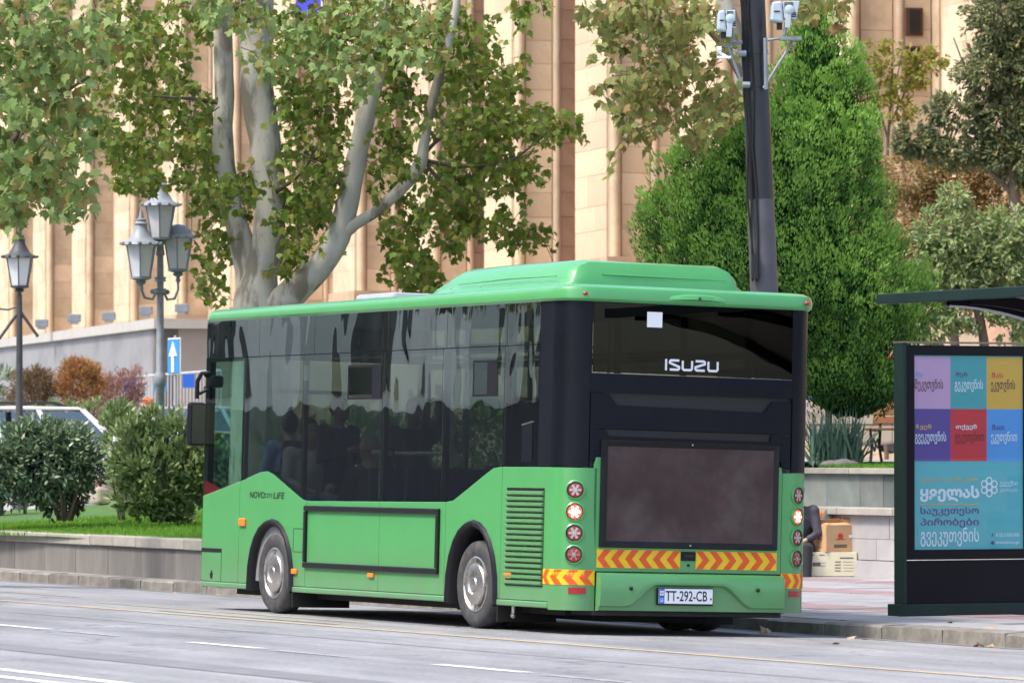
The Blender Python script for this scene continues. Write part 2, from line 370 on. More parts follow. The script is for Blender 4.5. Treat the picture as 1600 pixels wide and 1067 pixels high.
# ------------------------------------------------------------------ mesh helpers
class MB:
    def __init__(s):
        s.v = []; s.f = []; s.m = []
    def add(s, vs, fs, mi=0):
        k = len(s.v)
        s.v += [tuple(x) for x in vs]
        s.f += [tuple(k+i for i in f) for f in fs]
        s.m += [mi]*len(fs)
        return s
    def box(s, c, d, rot=None, mi=0):
        x, y, z = d[0]/2, d[1]/2, d[2]/2
        vs = [Vector(p) for p in ((-x,-y,-z),(x,-y,-z),(x,y,-z),(-x,y,-z),(-x,-y,z),(x,-y,z),(x,y,z),(-x,y,z))]
        if rot is not None:
            vs = [rot @ p for p in vs]
        vs = [p + Vector(c) for p in vs]
        return s.add(vs, [(0,3,2,1),(4,5,6,7),(0,1,5,4),(1,2,6,5),(2,3,7,6),(3,0,4,7)], mi)
    def bb(s, a, b, mi=0):
        c = [(a[i]+b[i])/2 for i in range(3)]
        d = [abs(a[i]-b[i]) for i in range(3)]
        return s.box(c, d, None, mi)
    def prism(s, pts, fn, t0, t1, mi=0):
        """pts: 2D outline; fn(a, b, t) -> 3D"""
        n = len(pts)
        vs = [fn(a, b, t0) for a, b in pts] + [fn(a, b, t1) for a, b in pts]
        fs = [tuple(range(n)), tuple(range(2*n-1, n-1, -1))]
        fs += [(i, i+n, (i+1) % n+n, (i+1) % n) for i in range(n)]
        return s.add(vs, fs, mi)
    def tube(s, pts, rs, seg=8, mi=0, cap=True):
        pts = [Vector(p) for p in pts]
        if not isinstance(rs, (list, tuple)):
            rs = [rs]*len(pts)
        vs = []
        prev = None
        for i, p in enumerate(pts):
            t = (pts[min(i+1, len(pts)-1)]-pts[max(i-1, 0)]).normalized()
            if prev is None:
                a = Vector((0, 0, 1)) if abs(t.z) < .9 else Vector((1, 0, 0))
                x = t.cross(a).normalized()
            else:
                x = (prev - t*prev.dot(t)).normalized()
            prev = x
            y = t.cross(x)
            for k in range(seg):
                an = 2*PI*k/seg
                vs.append(p + (x*math.cos(an)+y*math.sin(an))*rs[i])
        fs = []
        for i in range(len(pts)-1):
            for k in range(seg):
                a = i*seg+k; b = i*seg+(k+1) % seg
                fs.append((a, b, b+seg, a+seg))
        if cap:
            fs.append(tuple(range(seg-1, -1, -1)))
            fs.append(tuple(range((len(pts)-1)*seg, len(pts)*seg)))
        return s.add(vs, fs, mi)
    def lathe(s, prof, seg=24, mat=None, mi=0, cap=True):
        """prof: (r, z) pairs about local z; mat: Matrix placing it"""
        mat = mat or Matrix()
        vs = []
        for r, z in prof:
            for k in range(seg):
                a = 2*PI*k/seg
                vs.append(mat @ Vector((r*math.cos(a), r*math.sin(a), z)))
        fs = []
        n = len(prof)
        for i in range(n-1):
            for k in range(seg):
                a = i*seg+k; b = i*seg+(k+1) % seg
                fs.append((a, b, b+seg, a+seg))
        if cap:
            fs.append(tuple(range(seg-1, -1, -1)))
            fs.append(tuple(range((n-1)*seg, n*seg)))
        return s.add(vs, fs, mi)
    def ball(s, c, r, seg=12, rings=8, rot=None, mi=0):
        if not isinstance(r, (tuple, list)):
            r = (r, r, r)
        vs = []
        for i in range(1, rings):
            th = PI*i/rings
            for k in range(seg):
                a = 2*PI*k/seg
                p = Vector((r[0]*math.sin(th)*math.cos(a), r[1]*math.sin(th)*math.sin(a), -r[2]*math.cos(th)))
                if rot is not None: p = rot @ p
                vs.append(p+Vector(c))
        top = Vector((0, 0, r[2])); bot = Vector((0, 0, -r[2]))
        if rot is not None: top = rot @ top; bot = rot @ bot
        vs += [bot+Vector(c), top+Vector(c)]
        fs = []
        for i in range(rings-2):
            for k in range(seg):
                a = i*seg+k; b = i*seg+(k+1) % seg
                fs.append((a, b, b+seg, a+seg))
        nb = len(vs)-2
        for k in range(seg):
            fs.append((nb, (k+1) % seg, k))
            fs.append((nb+1, (rings-2)*seg+k, (rings-2)*seg+(k+1) % seg))
        return s.add(vs, fs, mi)
    def mesh(s, name, mats, smooth=None):
        me = bpy.data.meshes.new(name)
        me.from_pydata(s.v, [], s.f)
        for m in (mats if isinstance(mats, (list, tuple)) else [mats]):
            me.materials.append(m)
        if len(set(s.m)) > 1 or (s.m and s.m[0]):
            me.polygons.foreach_set('material_index', s.m)
        if smooth:
            me.polygons.foreach_set('use_smooth', [True]*len(s.f))
            try: me.set_sharp_from_angle(angle=rad(smooth))
            except Exception: pass
        me.update()
        return me
    def build(s, name, mats, parent=None, smooth=None, bevel=0, fix=True):
        me = s.mesh(name, mats, None)
        if fix:
            bm = bmesh.new(); bm.from_mesh(me)
            bmesh.ops.recalc_face_normals(bm, faces=bm.faces)
            bm.to_mesh(me); bm.free()
        if smooth:
            me.polygons.foreach_set('use_smooth', [True]*len(me.polygons))
            me.set_sharp_from_angle(angle=rad(smooth))
        o = bpy.data.objects.new(name, me)
        COL.objects.link(o)
        if parent: o.parent = parent
        if bevel:
            b = o.modifiers.new('bevel', 'BEVEL')
            b.width = bevel; b.segments = 2; b.limit_method = 'ANGLE'; b.angle_limit = rad(35)
            b.harden_normals = False
        return o
def link(name, me, parent=None, loc=None, rot=None, scale=None):
    o = bpy.data.objects.new(name, me)
    COL.objects.link(o)
    if parent: o.parent = parent
    if loc is not None: o.location = loc
    if rot is not None: o.rotation_euler = rot
    if scale is not None: o.scale = scale
    return o
def thing(name, label, cat, loc=(0, 0, 0), rotz=0, group=None, M=None):
    o = bpy.data.objects.new(name, None)
    o.empty_display_size = .2
    COL.objects.link(o)
    if M is not None: o.matrix_world = M
    else:
        o.location = loc; o.rotation_euler = (0, 0, rotz)
    tag(o, label, cat, group)
    return o
def tag(o, label=None, cat=None, group=None, kind=None):
    if label: o['label'] = label
    if cat: o['category'] = cat
    if group: o['group'] = group
    if kind: o['kind'] = kind
    return o
def struct(o):
    o['kind'] = 'structure'
    return o
def stuff(o):
    o['kind'] = 'stuff'
    return o
def copy_tree(o, parent=None):
    c = o.copy(); COL.objects.link(c); c.parent = parent
    for ch in list(o.children):
        copy_tree(ch, c)
    return c
def frame_M(loc, x, y, z):
    M = Matrix((x, y, z)).transposed().to_4x4()
    M.translation = Vector(loc)
    return M
TEXTS = []
def text(body, name, m, parent, M, w=None, h=None, bold=0.0, align='CENTER', shear=0, space=1.0):
    """flat lettering turned into a mesh; M maps its own x right / y up plane into the parent's frame; fitted to w by h"""
    c = bpy.data.curves.new('t', 'FONT')
    c.body = body; c.align_x = 'LEFT'; c.offset = bold; c.shear = shear; c.space_character = space
    c.resolution_u = 3
    o = bpy.data.objects.new('t', c)
    COL.objects.link(o)
    TEXTS.append((o, c, name, m, parent, M, w, h))
def flush_texts():
    dg = bpy.context.evaluated_depsgraph_get()
    for o, c, name, m, parent, M, w, h in TEXTS:
        me = bpy.data.meshes.new_from_object(o.evaluated_get(dg))
        xs = [v.co.x for v in me.vertices]; ys = [v.co.y for v in me.vertices]
        if xs:
            x0, x1, y0, y1 = min(xs), max(xs), min(ys), max(ys)
            sy = (h/(y1-y0)) if h else w/(x1-x0)
            sx = (w/(x1-x0)) if w else sy
            for v in me.vertices:
                v.co = M @ Vector(((v.co.x-(x0+x1)/2)*sx, (v.co.y-(y0+y1)/2)*sy, 0))
        me.materials.clear(); me.materials.append(m)
        me.name = name
        n = bpy.data.objects.new(name, me); COL.objects.link(n); n.parent = parent
    for t in TEXTS:
        bpy.data.objects.remove(t[0]); bpy.data.curves.remove(t[1])
    TEXTS.clear()

# ================================================================== GROUND
def strip(name, vs, us, zf, m, fix=True):
    """sheet over street coordinates"""
    mb = MB()
    vv = []; ff = []
    for u in us:
        for v in vs:
            vv.append(S(u, v, zf(u, v)))
    nv = len(vs)
    for i in range(len(us)-1):
        for j in range(nv-1):
            ff.append((i*nv+j, i*nv+j+1, (i+1)*nv+j+1, (i+1)*nv+j))
    mb.add(vv, ff)
    return struct(mb.build(name, m))
road = strip('road', [-40, -10, -4, 0, 3.0], [-40, 0, 40, 130], lambda u, v: zroad(v), asphalt)
# everything beyond the kerbs: one sheet out to the horizon
g = MB()
def zback(x, y):
    t = min(1, max(0, (x+1)/4.0))
    base = .47+.93*t*t*(3-2*t)
    return base
xs = [-900, -300, -100, -40, -20, -12, -6, -3, -1, 0, 1, 2, 3, 4, 6, 10, 20, 60, 300, 900]
ys = [66.5, 72, 80, 100, 140, 200, 400, 2400]
vv = [(x, y, zback(x, y)) for y in ys for x in xs]
nx = len(xs)
ff = [(j*nx+i, j*nx+i+1, (j+1)*nx+i+1, (j+1)*nx+i) for j in range(len(ys)-1) for i in range(nx-1)]
g.add(vv, ff)
struct(g.build('forecourt_ground', ground2))
g = MB()
g.add([(-1500, -600, -1.2), (1500, -600, -1.2), (1500, 2500, -1.2), (-1500, 2500, -1.2)], [(0, 1, 2, 3)])
struct(g.build('ground', ground2))
pav = strip('pavement', [3.2, 7, 11.2], [-40, 0, 16, 30], lambda u, v: .036, pavem)

# kerb of separate stones
kerb = struct(link('kerb', None))
kerb.empty_display_size = .2
km = []
for q in range(4):
    mb = MB(); rr = random.Random(q)
    hh = .137
    prof = [(3.0, -.12), (3.0+.004*rr.random(), .02+.006*q), (3.035, .036), (3.26, .046), (3.26, -.12)]
    n = len(prof); L_ = .988
    vs = []
    for i, t in enumerate((-L_/2, -.2, .15, L_/2)):
        for a, b in prof:
            vs.append(FW*t + RT*(a+rr.uniform(-.006, .006)) + Vector((0, 0, b+rr.uniform(-.005, .005))))
    fs = [tuple(range(n)), tuple(range(4*n-1, 3*n-1, -1))]
    for k in range(3):
        fs += [(k*n+i, k*n+(i+1) % n, (k+1)*n+(i+1) % n, (k+1)*n+i) for i in range(n)]
    mb.add(vs, fs)
    o = mb.build('kerb_stone', kerbm, kerb, smooth=30)
    km.append(o.data); bpy.data.objects.remove(o)
for i in range(-9, 34):
    o = link('kerb_stone', km[i % 4], kerb, O+FW*(i+.3)+Vector((0, 0, R.uniform(-.006, .006))))

# paving slabs, where the pavement can be seen
slab = MB().box((0, 0, 0), (.985, .685, .03)).mesh('paving_slab', [pavem])
slabp = MB().box((0, 0, 0), (.985, .685, .03)).mesh('paving_slab', [pavepink])
cnt = 0
for j in range(11):
    v = 3.62+j*.7
    for i in range(-7, 15):
        u = i+.5+(.5 if j % 2 else 0)
        P = S(u, v)
        px = 800+F*P.x/P.y
        if px < 1215 or px > 1650: continue
        pink = j in (2, 6, 9)
        o = link('paving_slab', slabp if pink else slab, pav, P+Vector((0, 0, .030+R.uniform(0, .004))), (R.uniform(-.002, .002), R.uniform(-.002, .002), YAW+PI/2))
        cnt += 1

# road markings
def mark(name, u0, u1, v, wd, m, dz=.004, label=None):
    mb = MB()
    n = max(1, int(abs(u1-u0)/2))
    vs = []
    for i in range(n+1):
        u = u0+(u1-u0)*i/n
        for s_ in (-1, 1):
            vs.append(S(u, v+s_*wd/2, zroad(v+s_*wd/2)+dz))
    mb.add(vs, [(2*i, 2*i+1, 2*i+3, 2*i+2) for i in range(n)])
    o = mb.build(name, m, road)
    return o
mark('yellow_line', -14, 60, -1.28, .11, liney)
mark('faded_yellow_line', 3.0, 9.4, -.42, .10, lineyf)
mark('faded_yellow_line', 12, 15.5, .35, .10, lineyf)
mark('faded_yellow_line', 2.4, 6.6, -.95, .07, lineyf, .008)
for i in range(-6, 12):
    mark('lane_dash', -4.36+4.25*i, -3.03+4.25*i, -4.6, .12, linew)
    mark('faded_lane_dash', -5.95+4.25*i, -4.75+4.25*i, -4.66, .08, linewf)
mark('double_line', -16, 60, -8.2, .13, linew)
mark('double_line', -16, 60, -8.62, .13, linew)
mark('repair_strip', -14, -2, -6.6, .5, asphalt2, .003)
mark('tar_seam', -14, 30, -2.9, .03, asphalt2, .003)
mark('gutter_dirt', -20, 40, 2.86, .2, asphalt2, .003)

# ---------------------------------------------------------------- left planter
def vw(u):      # face of the left planter wall
    return 3.30+.035*max(0, u-15)
pl = thing('planter_wall', 'long low planter wall of grey stone slabs with pale capping along the kerb in front of the laurel bushes', 'wall')
pu = 15.4
while pu < 27:
    L_ = 1.18
    for (z0, z1, th, name, m, gap, out, LL) in ((.03, .385, .22, 'stone_slab', wallstone, .012, 0, 1.18),):
        P0, P1 = S(pu, vw(pu)), S(pu+LL, vw(pu+LL))
        d = (P1-P0); ang = math.atan2(d.y, d.x)
        o = link(name, MB().box((0, 0, 0), (d.length-gap, th, z1-z0)).mesh(name, [m]), pl,
                 (P0+P1)/2+RT*(th/2+R.uniform(-.003, .003))+Vector((0, 0, (z0+z1)/2)), (0, 0, ang))
    pu += L_
pu = 15.4
while pu < 27:
    P0, P1 = S(pu, vw(pu)), S(pu+.82, vw(pu+.82))
    d = P1-P0; ang = math.atan2(d.y, d.x)
    mb = MB().box((0, 0, 0), (d.length-.01, .36, .125))
    o = mb.build('cap_stone', capstone, pl, bevel=.012)
    o.location = (P0+P1)/2+RT*.14+Vector((0, 0, .452+R.uniform(-.003, .003)))
    o.rotation_euler = (0, 0, ang)
    pu += .82
MB().prism([(15.45, 3.55), (30, 4.05), (30, 3.75), (15.45, 3.40)], lambda a, b, t: S(a, b, t), -.2, .38).build('core', wallstone, pl)
MB().prism([(15.3, 3.32), (15.5, 3.32), (17.4, 11.6), (17.1, 11.6)], lambda a, b, t: S(a, b, t), -.1, .50).build('side_wall', wallstone, pl)
def zlawn(u, v):
    t = min(1, max(0, (v-3.5)/6.5))
    return .47+.27*t+.012*pnoise(Vector((u*.6, v*.6, 0)))
def lawn(name, us, vs, zf):
    return strip(name, vs, us, zf, grassm)
us = [9+i*.75 for i in range(29)]
vs_ = [3.42]+[3.6+i*.6 for i in range(13)]+[12.5, 14]
mb = MB()
for i in range(24):
    for v_ in vs_:
        u_ = 15.45+(v_-3.4)*.23+i*.75
        p_ = S(u_, v_); mb.v.append((p_.x, p_.y, zlawn(u_, v_)))
nv_ = len(vs_)
mb.add([], [(i*nv_+j, i*nv_+j+1, (i+1)*nv_+j+1, (i+1)*nv_+j) for i in range(0)])
for i in range(23):
    for j in range(nv_-1):
        mb.f.append((i*nv_+j, i*nv_+j+1, (i+1)*nv_+j+1, (i+1)*nv_+j)); mb.m.append(0)
lw = struct(mb.build('lawn', grassm))
def grass(name, label, n, fn, h=(.035, .085)):
    mb = MB()
    for i in range(n):
        p = fn()
        if p is None: continue
        a = R.uniform(0, 2*PI); hh = R.uniform(*h); wd = R.uniform(.004, .009)
        d = Vector((math.cos(a), math.sin(a), 0))
        lean = Vector((R.uniform(-.5, .5), R.uniform(-.5, .5), 0))*hh
        mb.add([p-d*wd, p+d*wd, p+lean+Vector((0, 0, hh))], [(0, 1, 2)])
    o = mb.build(name, bladem, None, fix=False)
    return tag(o, label, 'grass', None, 'stuff')
def fl():
    v = 3.5+9.5*R.random()**1.3; u = 15.5+(v-3.4)*.23+R.uniform(0, 11)
    return S(u, v, zlawn(u, v)-.004)
grass('grass', 'short bright green lawn grass behind the low stone planter wall', 60000, fl)
# ---------------------------------------------------------------- right planter
pr = thing('terrace_wall', 'stepped wall behind the bus stop with pale lower slabs, a stone ledge and dark slate slabs above', 'wall')
def rbox(u0, u1, v0, v1, z0, z1, name, m, par=pr, bev=0):
    mb = MB().prism([(u0, v0), (u1, v0), (u1, v1), (u0, v1)], lambda a, b, t: S(a, b, t), z0, z1)
    o = mb.build(name, m, par, bevel=bev)
    return o
u = -8.0; k = 0
while u < 16:
    rbox(u+.006, u+1.294, 10.88+R.uniform(0, .004), 11.05, .04, .245, 'pale_slab', palestone)
    rbox(u+.506, u+1.794, 10.92+R.uniform(0, .004), 11.05, .255, .50, 'pale_slab', palestone)
    rbox(u+.206, u+1.494, 10.92+R.uniform(0, .004), 11.05, .505, .775, 'pale_slab', palestone)
    rbox(u+.006, u+1.294, 10.84, 11.40, .782, .868, 'ledge_stone', capstone, bev=.008)
    u += 1.3
u = -8.0; k = 0
while u < 16:
    L_ = R.choice([.55, .7, .8, .62])
    rbox(u+.005, u+L_-.005, 11.30+R.uniform(0, .008), 11.42, .868, 1.262, 'slate_slab', slate)
    u += L_
u = -8.0
while u < 16:
    rbox(u+.005, u+1.495, 11.24, 11.6, 1.266, 1.335, 'cap_stone', capstone, bev=.006)
    u += 1.5
rbox(-8, 16, 11.04, 11.31, 0, .775, 'core', wallstone)
rbox(-8, 16, 11.42, 11.6, .5, 1.264, 'core', wallstone)
strip('terrace_lawn', [11.6, 12.6, 14], [-10, 3, 10, 16], lambda u, v: 1.33+.03*(v-11.6), grassm)
strip('terrace_path', [14, 18, 24], [-20, 3, 18], lambda u, v: 1.40+.008*(v-14), ground2)
def fr_():
    u = R.uniform(9, 16); v = R.uniform(11.65, 14)
    return S(u, v, 1.33+.03*(v-11.6)-.004)
grass('grass', 'narrow strip of short grass on top of the slate wall around the yucca', 12000, fr_, (.03, .07))

# ================================================================== BUS
L, W, RC = 7.95, 2.42, .24
bx = FW
rt2 = RT*math.cos(TAU)-Vector((0, 0, 1))*math.sin(TAU)
up2 = Vector((0, 0, 1))*math.cos(TAU)+RT*math.sin(TAU)
bus = thing('city_bus', 'green city bus with black tail and dark side windows, standing at the kerb', 'bus', M=frame_M(O, FW, -rt2, up2))
def B(u, v, z):
    return Vector((u, -v, z))
def SD(side):
    if side < 0: return lambda a, b, t: B(a, t, b)
    return lambda a, b, t: B(a, W-t, b)
def perim(s, off=0):
    """distance s round the rear corner: s<0 on the flank, 0..a on the bend, beyond it on the tail"""
    a = PI*RC/2
    if s < 0: return (RC-s, -off)
    if s > a: return (-off, RC+(s-a))
    th = s/RC
    return (RC-(RC+off)*math.sin(th), RC-(RC+off)*math.cos(th))
ARC = PI*RC/2
def arch(cu, z0, hw, top, n=12, w_=None):
    pts = []
    for i in range(n+1):
        a = PI*i/n
        pts.append((cu-hw*math.cos(a), z0+(top-z0)*math.sin(a)**.8))
    return pts       # from low u to high u
FA = arch(6.09, .205, .50, .862)
RA = arch(1.712, .205, .475, .905)
topl = [(7.79, 1.10), (6.89, 1.245), (6.40, 1.335), (6.24, 1.345), (6.08, 1.31), (5.45, 1.10), (5.36, 1.078), (5.24, 1.072), (2.27, 1.09), (2.13, 1.105), (1.99, 1.155), (1.46, 1.35), (1.34, 1.39), (1.19, 1.402)]
def zt(u):
    for (a, za), (b, zb) in zip(topl, topl[1:]):
        if b <= u <= a: return za+(zb-za)*(a-u)/(a-b)
    return topl[-1][1] if u < topl[-1][0] else topl[0][1]
def topseg(u0, u1):
    ks = [p for p in topl if u0+.01 < p[0] < u1-.01]
    return [(u1, zt(u1))]+ks+[(u0, zt(u0))]
ZB = .205
def rel_arch(A):
    return A
for sd in (-1, 1):
    fn = SD(sd)
    glz = bus_glass if sd < 0 else clear_glass
    zb = .272
    # lower flank panels
    def panel(u0, u1, A=None):
        pts = [(u0, zb)]
        if A:
            pts += [(a, max(b, zb)) for a, b in A if True]
            pts = [(u0, zb)]+[(a, b) for a, b in A if b > zb+.004]
            k = [i for i, p in enumerate(A) if p[1] > zb+.004]
            a0, a1 = A[k[0]], A[k[-1]]
            pts = [(u0, zb), (a0[0]-.01, zb)]+[A[i] for i in k]+[(a1[0]+.01, zb)]
        pts += [(u1, zb)]+topseg(u0, u1)
        MB().prism(pts, fn, 0, .03).build('side_panel', green, bus, bevel=.004)
    panel(6.893, 7.80)
    panel(5.302, 6.885, FA)
    panel(3.667, 5.295)
    panel(2.282, 3.660)
    panel(1.172, 2.275, RA)
    panel(RC, 1.165)
    for a, b in ((RC, 1.21), (2.20, 5.575), (6.605, 7.80)):
        MB().prism([(a, ZB+.01), (b, ZB+.01), (b, zb-.004), (a, zb-.004)], fn, -.012, .03).build('sill', green, bus, bevel=.012)
    # wheel arch lips
    for A in (FA, RA):
        cu = (A[0][0]+A[-1][0])/2
        mb = MB()
        out = [(cu+(a-cu)*1.085, b+(.035 if b > .3 else 0)*((b-.2)/.65)) for a, b in A]
        inn = [(cu+(a-cu)*.93, b-.03*((b-.2)/.65)) for a, b in A]
        n = len(A)
        vs = []
        for q in range(n):
            vs += [fn(*out[q], .0), fn(cu+(A[q][0]-cu)*1.05, A[q][1]+.018, -.03), fn(*A[q], -.032), fn(*inn[q], 0.0), fn(*inn[q], .3)]
        fs = []
        for q in range(n-1):
            for k in range(4):
                fs.append((q*5+k, q*5+k+1, q*5+k+6, q*5+k+5))
        mb.add(vs, fs)
        mb.build('wheel_arch_trim', blackm, bus, smooth=50)
    # black moulding frame on the flank
    f0, f1, z0, z1 = 2.38, 5.31, .452, 1.03
    mb = MB()
    for (a0, a1, b0, b1) in ((f0, f1, z1-.05, z1), (f0, f1, z0, z0+.05), (f0, f0+.055, z0+.052, z1-.052), (f1-.05, f1, z0+.052, z1-.052)):
        mb.prism([(a0, b0), (a1, b0), (a1, b1), (a0, b1)], fn, -.028, .001)
    mb.build('advert_frame', blackm, bus, bevel=.008)
    # black band behind the glass: mullions and rails, proud panes over them
    mb = MB()
    for u_ in (.50, 1.165, 2.37, 3.66, 5.45, 6.86, 7.76):
        zz0 = zt(min(u_, 7.7))-.02
        mb.prism([(u_-.035, zz0), (u_+.035, zz0), (u_+.035, 2.83), (u_-.035, 2.83)], fn, .012, .05)
    mb.prism([(.24, 2.41), (7.8, 2.41), (7.8, 2.47), (.24, 2.47)], fn, .012, .05)
    lo = [(u_, z_) for u_, z_ in topl]
    band = [(7.79, 1.06)]+[(a, b-.04) for a, b in topl[1:]]+[(.3, 1.36)]
    upb = [(a, b+.035) for a, b in reversed(band)]
    mb.prism(band+upb, fn, .032, .06)
    mb.build('window_band', blackm, bus)
    # dark upper strip
    for a, b in ((.50, 1.128), (1.136, 2.326), (2.334, 3.59), (3.598, 5.2), (5.208, 6.5), (6.508, 7.80)):
        MB().prism([(a, 2.446), (b, 2.446), (b, 2.815), (a, 2.815)], fn, .001, .007).build('upper_window', glz, bus)
    for a, b in ((.50, 1.162), (1.17, 2.40), (2.41, 3.655), (3.663, 5.44), (5.448, 6.825)):
        pts = [(a, 2.438), (b, 2.438)]+[(p, q+.006) for p, q in topseg(a, b)]
        o = MB().prism(pts, fn, .001, .007).build('side_window', glz, bus)
        if (a, b) in ((3.663, 5.44), (1.17, 2.40)):
            c0, c1 = (3.69, 4.42) if a > 3 else (1.30, 1.78)
            mb = MB()
            for (p0, p1, q0, q1) in ((c0, c1, 2.305, 2.325), (c0, c1, 2.01, 2.03), (c0, c0+.02, 2.03, 2.305), (c1-.02, c1, 2.03, 2.305)):
                mb.prism([(p0, q0), (p1, q0), (p1, q1), (p0, q1)], fn, -.006, .0005)
            mb.build('vent_frame', blackm, o)
            MB().prism([(c0+.2, 2.03), (c1-.02, 2.03), (c1-.02, 2.305), (c0+.2, 2.305)], fn, -.004, -.001).build('sliding_vent', flat_glass, o)
            MB().prism([(c0+.02, 2.03), (c0+.2, 2.03), (c0+.2, 2.305), (c0+.02, 2.305)], fn, -.0035, -.0015).build('vent_opening', blackm, o)
    MB().prism([(6.833, 2.438), (7.80, 2.438)]+[(p, q+.006) for p, q in topseg(6.833, 7.79)], fn, .001, .007).build('cab_window', clear_glass, bus)
    # black rear quarter
    MB().prism([(RC, 1.41), (.495, 1.41), (.495, 2.82), (RC, 2.82)], fn, 0, .03).build('quarter_panel', blackp, bus, bevel=.004)
# small blind on the cab pillar, louvres, lamps on the near flank
fn = SD(-1)
lv = MB()
lv.prism([(.345, .39), (1.065, .39), (1.065, 1.225), (.345, 1.225)], fn, -.001, .012)
lv.build('louvre_recess', blackm, bus)
lm = MB()
lm.prism([(0, 0), (-.022, .012), (-.022, .030), (0, .040)], lambda a, b, t: B(t, a, b), -.352, .352)
lmm = lm.build('louvre_slat', green, None, smooth=40).data
bpy.data.objects.remove(bpy.data.objects['louvre_slat'])
for i in range(17):
    link('louvre_slat', lmm, bus, B(.705, -.001, .40+i*.0475))
def lens(name, u_, z_, w_, h_, m):
    MB().prism([(u_-w_/2, z_-h_/2), (u_+w_/2, z_-h_/2), (u_+w_/2, z_+h_/2), (u_-w_/2, z_+h_/2)], fn, -.022, .002).build(name, m, bus, bevel=.008)
lens('side_indicator', 6.787, .855, .15, .075, amber)
lens('side_marker', 5.52, .41, .12, .05, amber)
lens('side_marker', 3.80, .412, .12, .04, amber)
lens('side_marker', .99, .475, .13, .05, amber)
mb = MB()
for (a0, a1, b0, b1) in ((5.35, 5.58, .592, .597), (5.35, 5.58, .809, .814), (5.345, 5.351, .592, .814), (5.577, 5.583, .592, .814)):
    mb.prism([(a0, b0), (a1, b0), (a1, b1), (a0, b1)], fn, -.002, .001)
mb.build('fuel_flap_seam', ink, bus)
MB().prism([(7.30, .555), (7.80, .555), (7.80, .592), (7.30, .592)], fn, -.004, .001).build('front_trim', blackm, bus)
MB().prism([(7.300, .272), (7.306, .272), (7.306, .552), (7.300, .552)], fn, -.002, .001).build('hatch_seam', ink, bus)
MB().prism([(7.52, .30), (7.56, .30), (7.57, .35), (7.54, .36), (7.53, .38), (7.51, .34)], fn, -.006, .001).build('towing_flap', blackm, bus)
def TM(u_, z_, off=-.003):   # text plane on the near flank: reading direction is towards the tail
    return frame_M(B(u_, off, z_), Vector((-1, 0, 0)), Vector((0, 0, 1)), Vector((0, 1, 0)))
text('NOVO', 'lettering', ink, bus, TM(6.46, 1.12), .36, .062, .01, shear=.15)
text('CITI', 'lettering', ink, bus, TM(6.20, 1.115), .19, .042, .0, shear=.1)
text('LiFE', 'lettering', ink, bus, TM(5.94, 1.118), .26, .060, .01, shear=.1)
# white notices in the windows, rear-view flap
for u_, z_ in ((5.40, 2.27), (3.39, 1.92)):
    MB().prism([(u_-.055, z_-.07), (u_+.055, z_-.07), (u_+.055, z_+.07), (u_-.055, z_+.07)], fn, .009, .012).build('window_notice', white, bus)
MB().prism([(.60, 1.45), (.80, 1.45), (.80, 1.75), (.60, 1.78)], fn, -.003, .0005).build('black_flap', blackp, bus)
MB().prism([(.60, 1.785), (.80, 1.758), (.80, 1.766), (.60, 1.793)], fn, -.008, .0005).build('flap_hinge', steel, bus)
MB().prism([(7.35, 1.165), (7.79, 1.10), (7.79, 1.24), (7.76, 1.25)], fn, .0085, .0115).build('red_decal', redcar, bus)

